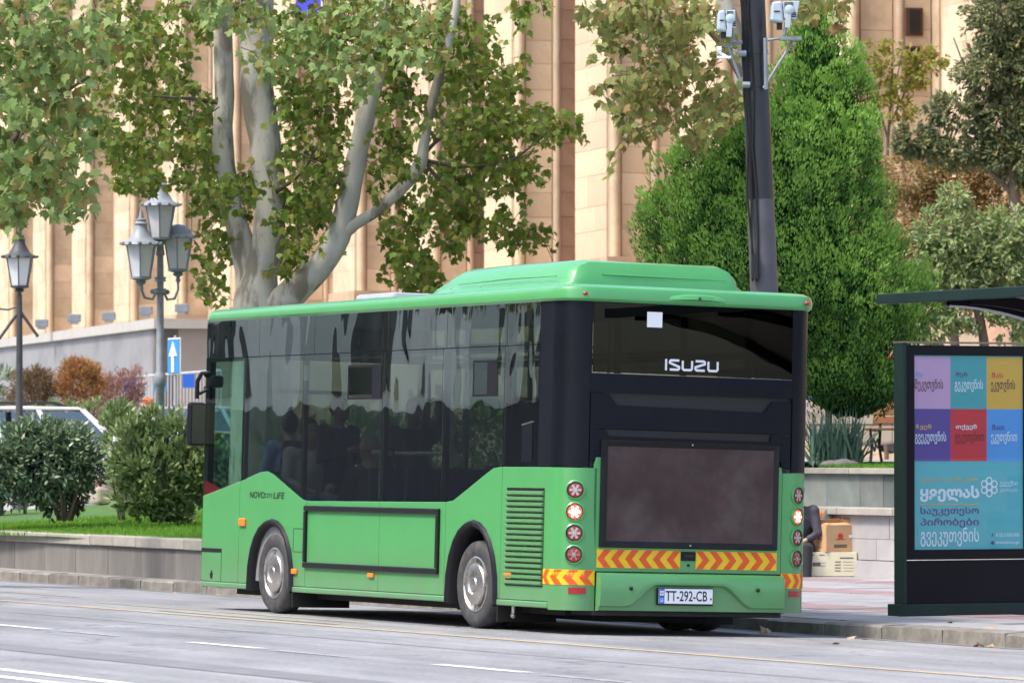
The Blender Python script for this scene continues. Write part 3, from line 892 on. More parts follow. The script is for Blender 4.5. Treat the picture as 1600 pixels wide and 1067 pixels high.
# corners of the tail
def corner(name, m, s0, s1, zlo, zhi, off, mirror, n=12, zf=None, th=.02, par=None, smooth=50):
    mb = MB(); vs = []
    for i in range(n+1):
        s_ = s0+(s1-s0)*i/n
        a, b = perim(s_, off); a2, b2 = perim(s_, off-th)
        if mirror: b, b2 = W-b, W-b2
        z0 = zlo(s_) if callable(zlo) else zlo
        z1 = zhi(s_) if callable(zhi) else zhi
        vs += [B(a, b, z0), B(a, b, z1), B(a2, b2, z1), B(a2, b2, z0)]
    fs = []
    for i in range(n):
        for k in range(4):
            fs.append((i*4+k, i*4+(k+1) % 4, (i+1)*4+(k+1) % 4, (i+1)*4+k))
    fs += [(0, 1, 2, 3), (n*4+3, n*4+2, n*4+1, n*4)]
    mb.add(vs, fs)
    return mb.build(name, m, par or bus, smooth=smooth)
E1 = ARC+.075
for mir in (False, True):
    corner('corner_panel', green, 0, E1, .205, 1.402, 0, mir)
    corner('corner_pillar', blackp, 0, ARC-.01, 1.41, 2.82, 0.0, mir)
    # chevron tape round the corner
    s0, s1 = (-.10, E1-.003) if not mir else (.05, E1-.003)
    corner('reflective_strip', yellowr, s0, s1, lambda s_: .418+.0*s_, lambda s_: .545, .003, mir, n=16)
    npan = 4
    wd = (s1-s0)/npan
    for k in range(npan+ (0)):
        sa = s1-(k+.35)*wd
        mb = MB()
        def P_(s_, z_):
            a, b = perim(s_, .005)
            if mir: b = W-b
            return B(a, b, z_)
        zm, z0, z1 = .4815, .42, .543
        hw, dx = wd*.27, wd*.42
        for za, zb_, d0, d1 in ((z0, zm, dx, 0), (zm, z1, 0, dx)):
            c_ = [(sa-hw-dx+ (d0), za), (sa+hw-dx+(d0), za), (sa+hw-dx+(d1), zb_), (sa-hw-dx+(d1), zb_)]
            c_ = [(min(max(x_, s0+.002), s1-.002), y_) for x_, y_ in c_]
            n_ = 4
            vs = []
            for i in range(n_+1):
                t = i/n_
                x0_ = c_[0][0]+(c_[1][0]-c_[0][0])*t; x1_ = c_[3][0]+(c_[2][0]-c_[3][0])*t
                vs += [P_(x0_, za), P_(x1_, zb_)]
            mb.add(vs, [(2*i, 2*i+2, 2*i+3, 2*i+1) for i in range(n_)])
        mb.build('chevron', oranger, bus)
    # lamps
    th = rad(62) if not mir else rad(68)
    for k, z_ in enumerate((1.215, 1.032, .853, .672)):
        a, b = perim(RC*th, 0)
        nx_, ny_ = -math.sin(th), -math.cos(th)
        if mir: b = W-b; ny_ = -ny_
        c = B(a, b, z_)
        nrm = Vector((nx_, -ny_, 0)).normalized()
        x_ = Vector((0, 0, 1)).cross(nrm).normalized()
        M_ = frame_M(c, x_, Vector((0, 0, 1)), nrm)
        lamp = MB().lathe([(.080, -.03), (.084, .004), (.074, .011), (.068, -.004)], 28, M_, cap=False).build('tail_lamp', green, bus, smooth=40)
        MB().lathe([(.0665, -.02), (.0665, .004), (.060, .006), (.060, 0)], 28, M_, cap=False).build('bezel', ink, lamp, smooth=40)
        lit = (k == 1)
        MB().lathe([(.0605, -.01), (.060, .000), (.03, .004), (.001, .005)], 28, M_, cap=True).build('lens', redlit if lit else redlens, lamp, smooth=60)
        st = MB()
        for q in range(6):
            an = q*PI/3+PI/6*0
            dv = Vector((math.cos(an), math.sin(an), 0)); sv = Vector((-dv.y, dv.x, 0))
            pts = [dv*.006-sv*.004, dv*.030-sv*.011, dv*.046-sv*.010, dv*.052, dv*.046+sv*.010, dv*.030+sv*.011, dv*.006+sv*.004]
            if k == 3: pts = [dv*.006-sv*.004, dv*.05-sv*.004, dv*.05+sv*.004, dv*.006+sv*.004]
            st.add([M_ @ (p+Vector((0, 0, .0075))) for p in pts], [tuple(range(len(pts)))])
        st.lathe([(.018, .0065), (.018, .0085), (.001, .009)], 12, M_)
        st.build('led_star', ledlit if lit else (leddark if k == 3 else ledoff), lamp)
    sm_ = ARC*.66
    corner('rear_reflector', redlens, sm_-.03, sm_+.12, .345, .398, .006, mir, n=4)
# tail panels (at u = 0, facing back)
def TB(a, b, t):        # a across, b up, t towards the front of the bus
    return B(t, a, b)
def tb(name, m, a0, a1, b0, b1, t0, t1, bev=.004, par=None):
    return MB().prism([(a0, b0), (a1, b0), (a1, b1), (a0, b1)], TB, t0, t1).build(name, m, par or bus, bevel=bev)
VL, VR = RC+.078, W-RC-.078
# surround of the rear window
mb = MB()
x0, x1 = RC-.008, W-RC+.008
w0, w1, wz0, wz1 = .245, 2.175, 2.205, 2.80
for (a0, a1, b0, b1) in ((x0, x1, 2.045, wz0), (x0, w0, wz0, wz1), (w1, x1, wz0, wz1), (x0, x1, wz1, 2.825)):
    mb.prism([(a0, b0), (a1, b0), (a1, b1), (a0, b1)], TB, 0.0, .03)
mb.build('window_surround', blackp, bus)
rw = tb('rear_window', rear_glass, w0+.004, w1-.004, wz0+.004, wz1-.004, -.004, .003, 0)
tb('window_seal', pm('grey_seal', (.09, .09, .10), .5), w0, w1, wz0-.006, wz0, -.005, .002, 0, rw)
tb('window_notice', white, .755, .90, 2.605, 2.735, -.0065, -.0045, 0, rw)
# maker's name in block strokes
def ribbon(pts, w_, M_, mb):
    pts = [Vector((a, b, 0)) for a, b in pts]
    L_, R_ = [], []
    for i, p in enumerate(pts):
        d0 = (p-pts[i-1]).normalized() if i else None
        d1 = (pts[i+1]-p).normalized() if i < len(pts)-1 else None
        d = ((d0 or d1)+(d1 or d0))
        d = d.normalized()
        n = Vector((-d.y, d.x, 0))
        k = 1/max(.45, n.dot(Vector((-(d0 or d1).y, (d0 or d1).x, 0))))
        L_.append(p+n*w_/2*k); R_.append(p-n*w_/2*k)
    vs = [M_ @ q for q in L_+R_]
    n = len(pts)
    mb.add(vs, [(i, i+1, n+i+1, n+i) for i in range(n-1)])
mb = MB()
lw_, lh = .095, .078
glyph = {'I': [(.5, 1), (.5, 0)], 'S': [(1, 1), (.12, 1), (0, .88), (0, .72), (1, .30), (1, .12), (.88, 0), (0, 0)],
         'U': [(0, 1), (0, .15), (.12, 0), (.88, 0), (1, .15), (1, 1)], 'Z': [(0, 1), (.88, 1), (1, .88), (1, .70), (0, .34), (0, .12), (.12, 0), (1, 0)]}
cx = 0
Mi = frame_M(B(-.0075, .945, 2.255), Vector((0, -1, 0)), Vector((0, 0, 1)), Vector((-1, 0, 0)))
for ch, wd_ in (('I', .02), ('S', .09), ('U', .09), ('Z', .09), ('U', .09)):
    g_ = [((cx+a*wd_), b*lh) for a, b in glyph[ch]] if ch != 'I' else [(cx, lh+.009), (cx, -.009)]
    ribbon(g_, .020, Mi, mb)
    cx += wd_+.034 if ch != 'I' else .036
mb.build('lettering', silverl, rw)
# louvre shelf and hatch
tb('vent_cavity', ink, x0, x1, 1.85, 2.05, .035, .05, 0)
pts = [(x0+.01, 2.035), (.42, 2.03), (.50, 1.935), (1.92, 1.915), (2.00, 2.01), (x1-.01, 2.015), (x1-.01, 1.735), (x0+.01, 1.735)]
MB().prism(pts, TB, .006, .034).build('upper_hatch', blackp, bus, bevel=.004)
mb = MB()
mb.prism([(x0+.01, 1.46), (.30, 1.47), (.30, 1.725), (x0+.01, 1.725)], TB, .004, .03)
mb.prism([(x1-.01, 1.44), (2.09, 1.46), (2.09, 1.725), (x1-.01, 1.725)], TB, .004, .03)
mb.prism([(.30, 1.725), (.40, 1.725), (.42, 1.675), (1.98, 1.665), (2.0, 1.725), (2.09, 1.725), (2.09, 1.5), (.30, 1.5)], TB, .004, .03)
mb.build('lower_hatch_top', blackp, bus, bevel=.003)
tb('vent_slot', ink, .38, 2.03, 1.66, 1.733, .030, .04, 0)
# green lower hatch
mb = MB().prism([(VL, .535), (VR, .535), (VR, 1.40), (2.09, 1.452), (.305, 1.495), (VL-.03, 1.43), (VL-.03, 1.0)], TB, .000, .03)
mb.build('engine_hatch', green, bus, bevel=.004)
tb('hatch_cavity', ink, VL-.06, VR+.06, .2, 1.5, .032, .05, 0)
# advert frame
fr = MB()
A0, A1, Z0, Z1 = .345, 2.055, .738, 1.645
wi = .055
outer = [(A0, Z0), (A1, Z0), (A1, Z1), (A0, Z1)]
inner = [(A0+wi, Z0+wi), (A1-wi, Z0+wi), (A1-wi, Z1-wi), (A0+wi, Z1-wi)]
vs = [TB(a, b, -.002) for a, b in outer]+[TB(a+(.012 if a < 1 else -.012), b+(.012 if b < 1 else -.012), -.045) for a, b in outer]+[TB(a, b, -.028) for a, b in inner]
fs = []
for k in range(4):
    j = (k+1) % 4
    fs += [(k, j, 4+j, 4+k), (4+k, 4+j, 8+j, 8+k)]
fr.add(vs, fs)
fr.add([TB(a, b, -.0019) for a, b in outer], [(0, 1, 2, 3)])
af = fr.build('rear_advert_frame', blackm, bus)
tb('advert_board', adpanel, A0+wi-.004, A1-wi+.004, Z0+wi-.004, Z1-wi+.004, -.027, -.01, 0, af)
for a_, b_ in ((1.2, Z0+.028), (1.2, Z1-.025)):
    MB().ball(TB(a_, b_, -.038), .010, 8, 6).build('screw', steel, af)
# chevron boards
for (a0, a1, dirn) in ((.330, 1.125, -1), (1.275, 2.062, 1)):
    b0, b1 = .568, .722
    st_ = tb('reflective_board', yellowr, a0, a1, b0, b1, -.004, 0, 0)
    n_ = 6
    wd = (a1-a0)/n_
    zm = (b0+b1)/2
    for k in range(n_):
        c_ = a0+(k+.5)*wd
        mb = MB()
        t_ = wd*.5; sh = wd*.5*dirn
        def cl(p): return (min(max(p[0], a0+.002), a1-.002), p[1])
        off_ = -.5*sh
        up_ = [cl(p) for p in [(c_-t_/2+off_-0*sh, b1-.002), (c_+t_/2+off_, b1-.002), (c_+t_/2+off_+sh, zm), (c_-t_/2+off_+sh, zm)]]
        dn_ = [cl(p) for p in [(c_-t_/2+off_+sh, zm), (c_+t_/2+off_+sh, zm), (c_+t_/2+off_, b0+.002), (c_-t_/2+off_, b0+.002)]]
        mb.add([TB(a, b, -.006) for a, b in up_], [(0, 1, 2, 3)])
        mb.add([TB(a, b, -.006) for a, b in dn_], [(0, 1, 2, 3)])
        mb.build('chevron', oranger, st_)
hd = tb('hatch_handle', blackm, 1.132, 1.268, .638, .715, -.012, 0, .004)
tb('grip', ink, 1.152, 1.248, .665, .692, -.020, -.012, .004, hd)
MB().lathe([(.012, 0), (.012, .01)], 12, frame_M(TB(1.205, .60, 0), Vector((0, -1, 0)), Vector((0, 0, 1)), Vector((-1, 0, 0)))).build('lock', ink, bus)
# bumper: lofted section with a hooded recess for the number plate
nb = 60
vs = []; fs = []
def hood(a):
    t = abs(a-1.165)
    if t < .30: return 1
    if t < .62: return .5+.5*math.cos((t-.30)/.32*PI)
    return 0
rows = 9
for i in range(nb+1):
    a = VL+.005+(VR-VL-.01)*i/nb
    bulge = .035*(1-((a-1.21)/.95)**2)
    h_ = hood(a)
    ztop = .528
    zh = .245+.185*h_          # lower lip of hood
    for j, (z_, o_) in enumerate(((.205, .0), (.212, .055), (min(zh, .43)*.5+.11, .060), (zh-.012 if h_ > .03 else .24, .060 if h_ < .03 else .052), (zh+.004, .092 if h_ > .03 else .085), (max(zh+.02, .36), .095), (.475, .09), (.515, .075), (ztop, .01))):
        t_ = -(o_*1.0+bulge*(1 if o_ > .03 else .4))
        if h_ > .03 and j in (1, 2, 3): t_ = -(.062*(1-h_*.3)+bulge*.9)
        vs.append(TB(a, z_, t_))
for i in range(nb):
    for j in range(rows-1):
        fs.append((i*rows+j, i*rows+j+1, (i+1)*rows+j+1, (i+1)*rows+j))
fs += [tuple(range(rows)), tuple(range((nb+1)*rows-1, nb*rows-1, -1))]
bp = MB().add(vs, fs).build('rear_bumper', green, bus, smooth=28)
for a_ in (.60, 1.82):
    MB().ball(TB(a_, .40, -.121), .017, 12, 8).build('parking_sensor', blackm, bp)
npl = tb('number_plate', blackm, .862, 1.398, .262, .408, -.102, -.08, .004)
pf = MB().prism([(.872, .276), (1.39, .276), (1.39, .402), (.872, .402)], TB, -.108, -.1025).build('plate_face', plate_white, npl, bevel=.002)
tb('country_band', plate_blue, .873, .925, .277, .401, -.1095, -.1082, 0, npl)
def TR(a, b, t): return frame_M(TB(a, b, t), Vector((0, -1, 0)), Vector((0, 0, 1)), Vector((-1, 0, 0)))
text('TT-292-CB', 'lettering', ink, npl, TR(1.136, .341, -.1092), .40, .088, .012)
text('GE', 'lettering', plate_white, npl, TR(.899, .305, -.1102), .034, .032, .01)
mb = MB(); mb.bb(TB(.882, .345, -.1103), TB(.917, .385, -.1100)); mb.build('small_flag', plate_white, npl)
mb = MB(); mb.bb(TB(.897, .345, -.1106), TB(.902, .385, -.1104)); mb.bb(TB(.882, .362, -.1106), TB(.917, .368, -.1104)); mb.build('flag_cross', redcar, npl)
mb = MB(); mb.lathe([(.010, 0), (.010, .0005)], 10, TR(1.372, .318, -.1092)); mb.build('plate_seal', prn, npl)
tb('valance', dirtyblack, .30, 2.12, .165, .207, .0, .4, .01)
# roof edge (cornice) all round: swept section
def path_round(inset=0.0, n=8):
    pts = []
    rc, rf = RC, .18
    def arc(cx_, cy_, r_, a0, a1):
        for i in range(n+1):
            a = a0+(a1-a0)*i/n
            pts.append((cx_+r_*math.cos(a), cy_+r_*math.sin(a), math.cos(a), math.sin(a)))
    arc(rc, rc, rc, -PI/2, -PI, )
    pts_ = pts
    arc(rc, W-rc, rc, PI, PI/2)
    arc(L-rf-.12, W-rf, rf, PI/2, 0)
    arc(L-rf-.12, rf, rf, 0, -PI/2)
    return pts
ring = path_round()
prof = [(-.03, 2.80), (.012, 2.805), (.034, 2.825), (.036, 2.86), (.020, 2.895), (-.03, 2.918), (-.12, 2.925)]
vs = []
for (a, b, nx_, ny_) in ring:
    for o_, z_ in prof:
        rz = .028*max(0, 1-a/1.0)   # the tail end stands a little higher
        vs.append(B(a+nx_*o_, b+ny_*o_, z_+(rz if z_ > 2.83 else 0)))
n = len(ring); m_ = len(prof)
fs = [(i*m_+j, i*m_+j+1, ((i+1) % n)*m_+j+1, ((i+1) % n)*m_+j) for i in range(n) for j in range(m_-1)]
fs.append(tuple(i*m_+m_-1 for i in range(n)))
MB().add(vs, fs).build('roof', green, bus, smooth=35)
for a_ in (.10, W-.06):
    c_ = B(-.016 if a_ > 1 else -.010, W-.12 if a_ > 1 else .16, 2.866)
    o = MB().ball(c_, (.024, .028, .02), 12, 8).build('roof_marker_lamp', redlens, bus, smooth=60)
mb = MB()
hd_ = []
for i in range(13):
    t = i/12
    a = .94+.55*t
    k = math.sin(PI*t)
    hd_ += [B(-.02, a, 2.832+.002), B(-.036-.05*k, a, 2.84+.012*k), B(-.030-.045*k, a, 2.872+.012*k), B(.03, a, 2.915+.004*k)]
mb.add(hd_, [(i*4+j, i*4+j+1, (i+1)*4+j+1, (i+1)*4+j) for i in range(12) for j in range(3)])
o = mb.build('camera_hood', green, bus, smooth=50)
MB().ball(B(-.085, 1.215, 2.862), .013, 10, 6).build('camera_eye', ink, o)
# roof pod
sec = [(-1.0, 0), (-.965, .05), (-.90, .085), (-.875, .15), (-.80, .215), (-.70, .25), (.70, .25), (.80, .215), (.875, .15), (.90, .085), (.965, .05), (1.0, 0)]
st_ = [(.44, .10, .93), (.46, .62, .95), (.50, .93, .965), (.60, 1.0, .985), (1.2, 1.0, 1.0), (2.0, 1.0, 1.0), (2.72, .96, 1.0), (2.88, .88, .99), (3.18, .50, .97), (3.42, .12, .93), (3.50, .02, .85)]
vs = []
for (u_, hz, wz) in st_:
    for a, b in sec:
        vs.append(B(u_, 1.085+a*.93*wz, 2.91+b*hz*1.04+.012))
m_ = len(sec)
fs = [(i*m_+j, i*m_+j+1, (i+1)*m_+j+1, (i+1)*m_+j) for i in range(len(st_)-1) for j in range(m_-1)]
fs += [tuple(range(m_)), tuple(range(len(st_)*m_-1, (len(st_)-1)*m_-1, -1))]
pod = MB().add(vs, fs).build('roof_pod', green, bus, smooth=38)
MB().tube([B(.455, .55, 3.06), B(.458, .75, 3.058), B(.458, 1.75, 3.052)], [.004, .012, .004], 6).build('pod_crease', green, pod, smooth=60)
MB().tube([B(.62, .205, 3.035), B(1.5, .200, 3.04), B(2.55, .205, 3.02)], [.006, .011, .005], 6).build('pod_rib', green, pod, smooth=60)
mb = MB()
for u_ in (.8, 1.4, 2.0, 2.6): mb.ball(B(u_, .155, 2.985), .009, 6, 4)
mb.build('pod_bolts', steel, pod)
MB().bb(B(4.25, .35, 2.91), B(5.1, 1.5, 3.01)).build('roof_hatch', pm('pale_grey_plastic', (.34, .36, .41), .4), bus, bevel=.04)
MB().lathe([(.045, 0), (.04, .01), (.012, .16), (.002, .21)], 4, Matrix.Translation(B(3.42, .75, 2.95))).build('roof_antenna', pm('white_plastic', (.62, .60, .68), .4), bus)
# underside, floor, structure
tb('chassis', dirtyblack, .30, W-.30, .15, .30, .5, 7.6, 0)
tb('engine_sump', dirtyblack, .7, W-.7, .10, .16, .6, 1.5, .02)
MB().bb(B(.3, .04, .30), B(1.0, W-.04, .34)).bb(B(.3, .04, .92), B(2.3, W-.04, .96)).bb(B(2.3, .04, .30), B(7.7, W-.04, .345)).build('floor', interior, bus)
MB().bb(B(2.28, .05, .345), B(2.32, W-.05, .92)).build('floor_step', interior, bus)
MB().bb(B(.3, .08, 2.80), B(7.6, W-.08, 2.83)).build('ceiling', interior, bus)
MB().bb(B(.06, .2, 1.0), B(.1, W-.2, 2.2)).build('rear_bulkhead', interior, bus)
for a, b in ((2.35, 5.4), (.5, 1.2), (6.9, 7.6)):
    for y_ in (.04, W-.06):
        MB().bb(B(a, y_, .34), B(b, y_+.02, 1.04 if a > 2 else 1.36)).build('wall_lining', interior, bus)
for y_ in (.3, W-.3):
    MB().bb(B(5.55, y_-.26, .34), B(6.6, y_+.26, .90)).build('wheel_box', interior, bus)
# front of the bus
mb = MB().prism([(.15, .2), (W-.15, .2), (W-.15, 1.05), (.15, 1.05)], TB, 7.78, 7.90); mb.build('front_panel', green, bus, bevel=.03)
tb('windscreen', clear_glass, .12, W-.12, 1.07, 2.45, 7.80, 7.83, 0)
tb('destination_box', blackm, .12, W-.12, 2.46, 2.80, 7.75, 7.83, .01)
for y_ in (.06, W-.06):
    MB().bb(B(7.80, y_-.05, .21), B(7.84, y_+.05, 2.81)).build('front_pillar', blackm, bus, bevel=.015)
mb = MB().bb(B(7.2, .3, .34), B(7.7, W-.6, 1.15)); mb.build('dashboard', blackm, bus, bevel=.04)
MB().bb(B(6.55, .15, .90), B(6.60, 1.1, 1.35)).bb(B(6.55, .15, 2.1), B(6.6, 1.1, 2.14)).build('cab_partition', blackm, bus)
# wheels
def wheel(u_, v_, side):
    """side -1: near flank"""
    nrm = Vector((0, 1, 0)) if side < 0 else Vector((0, -1, 0))
    x_ = Vector((1, 0, 0)); y_ = nrm.cross(x_)
    M_ = frame_M(B(u_, v_, .382), x_, y_, nrm)
    wh = bpy.data.objects.new('wheel', None); COL.objects.link(wh); wh.parent = bus
    MB().lathe([(.235, -.20), (.33, -.205), (.372, -.18), (.382, -.12), (.382, -.05), (.374, -.012), (.352, .010), (.31, .016), (.262, .006), (.240, -.004)], 48, M_, cap=False).build('tyre', rubber, wh, smooth=40)
    MB().lathe([(.245, -.02), (.243, .003), (.232, .008), (.222, .0), (.205, -.035), (.001, -.036)], 40, M_, cap=False).build('rim', steel, wh, smooth=40)
    MB().lathe([(.185, -.04), (.186, .004), (.178, .016), (.155, .024), (.11, .030), (.088, .034), (.078, .018), (.066, .014), (.055, .028), (.001, .032)], 40, M_, cap=False).build('wheel_cover', steel, wh, smooth=30)
    mb = MB()
    for k in range(8):
        a = 2*PI*k/8
        if k % 2 == 0:
            mb.box(M_ @ Vector((.205*math.cos(a), .205*math.sin(a), -.008)), (.05, .03, .03), (M_.to_3x3() @ Matrix.Rotation(a, 3, 'Z')))
    mb.build('cover_clip', steel, wh)
wheel(6.09, .035, -1); wheel(1.712, .035, -1)
wheel(6.09, W-.035, 1); wheel(1.712, W-.035, 1)
for v_, s_ in ((.30, -1), (W-.30, 1)):
    MB().lathe([(.24, -.2), (.372, -.18), (.382, -.1), (.372, -.01), (.25, 0)], 32, frame_M(B(1.712, v_, .382), Vector((1, 0, 0)), Vector((0, 0, -1)) if s_ < 0 else Vector((0, 0, 1)), Vector((0, 1, 0)) if s_ < 0 else Vector((0, -1, 0)))).build('inner_tyre', rubber, bus, smooth=40)
for (u_, a, b) in ((5.68, .05, .64), (1.30, .05, .62), (5.68, W-.64, W-.05), (1.30, W-.62, W-.05)):
    MB().bb(B(u_, a, .07), B(u_+.012, b, .26)).build('mud_flap', dirtyblack, bus)
MB().tube([B(1.13, .12, .22), B(1.13, .12, .14)], .02, 8).ball(B(1.13, .12, .13), .028, 8, 6).build('tow_eye', steel, bus, smooth=60)
for cu, hw in ((6.09, .52), (1.712, .50)):
    for y_ in (.05, W-.72):
        mb = MB()
        n_ = 10
        vs = []
        for i in range(n_+1):
            a = PI*i/n_
            vs += [B(cu-hw*math.cos(a), y_, .2+.70*math.sin(a)), B(cu-hw*math.cos(a), y_+.67, .2+.70*math.sin(a))]
        mb.add(vs, [(2*i, 2*i+1, 2*i+3, 2*i+2) for i in range(n_)])
        k_ = len(mb.v); yy = y_+.67 if y_ < 1 else y_
        mb.add([B(cu-hw*math.cos(PI*i/n_), yy, .2+.70*math.sin(PI*i/n_)) for i in range(n_+1)], [tuple(range(n_+1))])
        mb.build('wheel_housing', dirtyblack, bus)
# mirror
mr_ = MB().tube([B(7.82, .0, 2.28), B(7.750, 0.020, 2.31), B(7.820, -0.040, 2.30), B(7.850, -0.070, 2.22), B(7.850, -0.070, 2.05)], .022, 8)
mr_.tube([B(7.82, .0, 2.16), B(7.780, 0.000, 2.14), B(7.840, -0.050, 2.1)], .018, 8)
mr_ = mr_.build('mirror_arm', blackm, bus, smooth=60)
mm = MB().box(B(7.860, -0.070, 1.80), (.07, .18, .43), Matrix.Rotation(rad(-12), 3, 'Z')).build('mirror_housing', blackm, bus, bevel=.03)
MB().box(B(7.812, -0.058, 1.80), (.006, .14, .38), Matrix.Rotation(rad(-12), 3, 'Z')).build('mirror_glass', pm('mirror_glass', (.09, .105, .105), .03, 1, 0), mm)
MB().box(B(7.730, 0.070, 2.22), (.16, .13, .12)).build('mirror_mount', blackm, bus, bevel=.03)
# seats, rails
seat0 = None
def seat(u_, v_, zf):
    s_ = bpy.data.objects.new('seat', None); COL.objects.link(s_); s_.parent = bus; s_.location = B(u_, v_, zf)
    return s_
sm1 = MB().bb((-.2, -.2, .38), (.22, .2, .46)).mesh('cushion', [seatcloth])
sm2 = MB().prism([(-.25, .42), (-.17, .42), (-.24, 1.05), (-.30, 1.05)], lambda a, b, t: Vector((a, t, b)), -.2, .2).mesh('backrest', [seatcloth])
sm3 = MB().bb((-.1, -.05, 0), (.1, .05, .38)).mesh('pedestal', [interior])
for (u_, v_, zf) in ((.75, .35, .96), (.75, .8, .96), (.75, 1.6, .96), (.75, 2.05, .96), (1.6, .35, .96), (1.6, 2.05, .96), (2.9, .35, .34), (3.7, 2.05, .34), (4.5, .35, .34), (3.7, .35, .34), (4.6, 2.05, .34), (6.95, .55, .6)):
    s_ = seat(u_, v_, zf)
    link('cushion', sm1, s_); link('backrest', sm2, s_); link('pedestal', sm3, s_)
for (u_, v_) in ((2.5, .75), (3.75, .75), (5.3, .75), (2.5, 1.7), (4.4, 1.7)):
    MB().tube([B(u_, v_, .34 if u_ > 2.3 else .96), B(u_, v_, 2.8)], .017, 8).build('stanchion', rail, bus, smooth=60)
for v_ in (.75, 1.7):
    MB().tube([B(1.0, v_, 2.45), B(6.4, v_, 2.45)], .015, 8).build('grab_rail', rail, bus, smooth=60)
MB().tube([B(2.45, .12, 1.52), B(3.60, .12, 1.52)], .018, 8).build('window_rail', rail, bus, smooth=60)
MB().tube([B(3.72, .12, 1.52), B(4.10, .12, 1.53)], .022, 8).tube([B(3.92, .12, 1.52), B(3.92, .12, 1.1)], .02, 8).build('window_rail', rail, bus, smooth=60)

# ================================================================== PEOPLE
def hand(mb, wr, d, pal, k=1.0, curl=.5):
    """palm and five bent fingers; d: pointing direction, pal: direction the palm faces"""
    d = d.normalized(); pal = (pal-d*pal.dot(d)).normalized(); sd_ = d.cross(pal)
    mb.tube([wr, wr+d*.045*k, wr+d*.085*k], [.026*k, .034*k, .030*k], 8)
    for i, (o_, l_) in enumerate(((-.028, .068), (-.010, .078), (.010, .073), (.027, .056))):
        b = wr+d*.08*k+sd_*o_*k
        p1 = b+(d*math.cos(curl*.6)+pal*math.sin(curl*.6))*l_*.5*k
        p2 = p1+(d*math.cos(curl*1.7)+pal*math.sin(curl*1.7))*l_*.5*k
        mb.tube([b, p1, p2], [.0095*k, .0085*k, .007*k], 6)
    b = wr+d*.03*k-sd_*.028*k
    p1 = b+(d*.5-sd_*.7+pal*.4).normalized()*.036*k
    mb.tube([b, p1, p1+(d*.8+pal*.5).normalized()*.03*k], [.012*k, .010*k, .008*k], 6)
def person(label, J, M_, top, legs, group=None, hairm=hair, hat=None, face_dir=Vector((1, 0, 0)), cat='person', k=1.0):
    """J: joints in the person's own frame (x ahead, z up, seat or ground at z=0)"""
    r = thing('person', label, cat, M=M_, group=group)
    V = {a: Vector(b) for a, b in J.items()}
    body = MB()
    body.tube([V['pelvis'], V['chest'], V['neck']], [.14, .15, .06], 12)
    hd_ = V['head']; fd = face_dir.normalized(); sx = Vector((-fd.y, fd.x, 0)); upv = fd.cross(sx)*1
    upv = Vector((0, 0, 1))
    rot = Matrix((fd, sx, upv)).transposed()
    body.tube([V['neck'], hd_-upv*.06], [.058, .055], 10)
    body.ball(hd_, (.098, .078, .12), 16, 12, rot)
    body.ball(hd_+fd*.045-upv*.055, (.055, .052, .055), 12, 8, rot)      # jaw
    body.tube([hd_+fd*.09+upv*.02, hd_+fd*.118-upv*.022, hd_+fd*.092-upv*.032], [.010, .016, .010], 8)
    for s_ in (-1, 1):
        body.ball(hd_+sx*s_*.079-fd*.005-upv*.005, (.018, .010, .032), 8, 6, rot)
    for s_ in ('l', 'r'):
        body.tube([V['sh_'+s_], V['el_'+s_], V['wr_'+s_]], [.052, .042, .028], 10)
        body.tube([V['hip_'+s_], V['kn_'+s_], V['an_'+s_]], [.082, .058, .042], 10)
        dd = V['wr_'+s_]-V['el_'+s_]
        hand(body, V['wr_'+s_], dd, Vector((0, 0, -1)) if abs(dd.normalized().z) < .8 else fd, 1, .6)
    o = body.build('body', skin, r, smooth=60)
    rm = o.modifiers.new('join', 'REMESH'); rm.mode = 'VOXEL'; rm.voxel_size = .0085; rm.use_smooth_shade = True
    sm = o.modifiers.new('smooth', 'SMOOTH'); sm.iterations = 3; sm.factor = .5
    e = MB()
    for s_ in (-1, 1):
        e.ball(hd_+fd*.086+sx*s_*.031+upv*.018, (.010, .014, .009), 8, 6, rot)
    e.build('eyes', ink, r)
    e = MB(); e.ball(hd_+fd*.094-upv*.058, (.010, .024, .006), 8, 6, rot); e.build('mouth', prr, r)
    h_ = MB()
    if hat: 
        h_.ball(hd_-fd*.012+upv*.045, (.112, .098, .098), 14, 10, rot); h_.build('hat', hat, r, smooth=60)
    else:
        h_.ball(hd_-fd*.024+upv*.028, (.102, .089, .116), 14, 10, rot); h_.build('hair', hairm, r, smooth=60)
    t = MB()
    t.tube([V['pelvis']-Vector((0, 0, .06)), V['pelvis']*.5+V['chest']*.5, V['chest'], V['chest']*.45+V['neck']*.55, V['neck']-Vector((0, 0, .01))], [.175, .17, .185, .15, .075], 14)
    for s_ in ('l', 'r'):
        t.ball(V['sh_'+s_], .085, 10, 8)
        mid = (V['sh_'+s_]+V['chest'])/2
        t.tube([V['chest']+Vector((0, 0, .06)), mid+Vector((0, 0, .04)), V['sh_'+s_], V['el_'+s_], V['wr_'+s_]-(V['wr_'+s_]-V['el_'+s_]).normalized()*.02], [.13, .11, .080, .062, .045], 10)
    o = t.build('jacket', top, r, smooth=60)
    rm = o.modifiers.new('join', 'REMESH'); rm.mode = 'VOXEL'; rm.voxel_size = .015; rm.use_smooth_shade = True
    sm = o.modifiers.new('smooth', 'SMOOTH'); sm.iterations = 4; sm.factor = .5
    t = MB()
    for s_ in ('l', 'r'):
        t.tube([V['pelvis'], V['hip_'+s_], V['kn_'+s_], V['an_'+s_]], [.13, .11, .082, .062], 10)
    o = t.build('trousers', legs, r, smooth=60)
    rm = o.modifiers.new('join', 'REMESH'); rm.mode = 'VOXEL'; rm.voxel_size = .015; rm.use_smooth_shade = True
    t = MB()
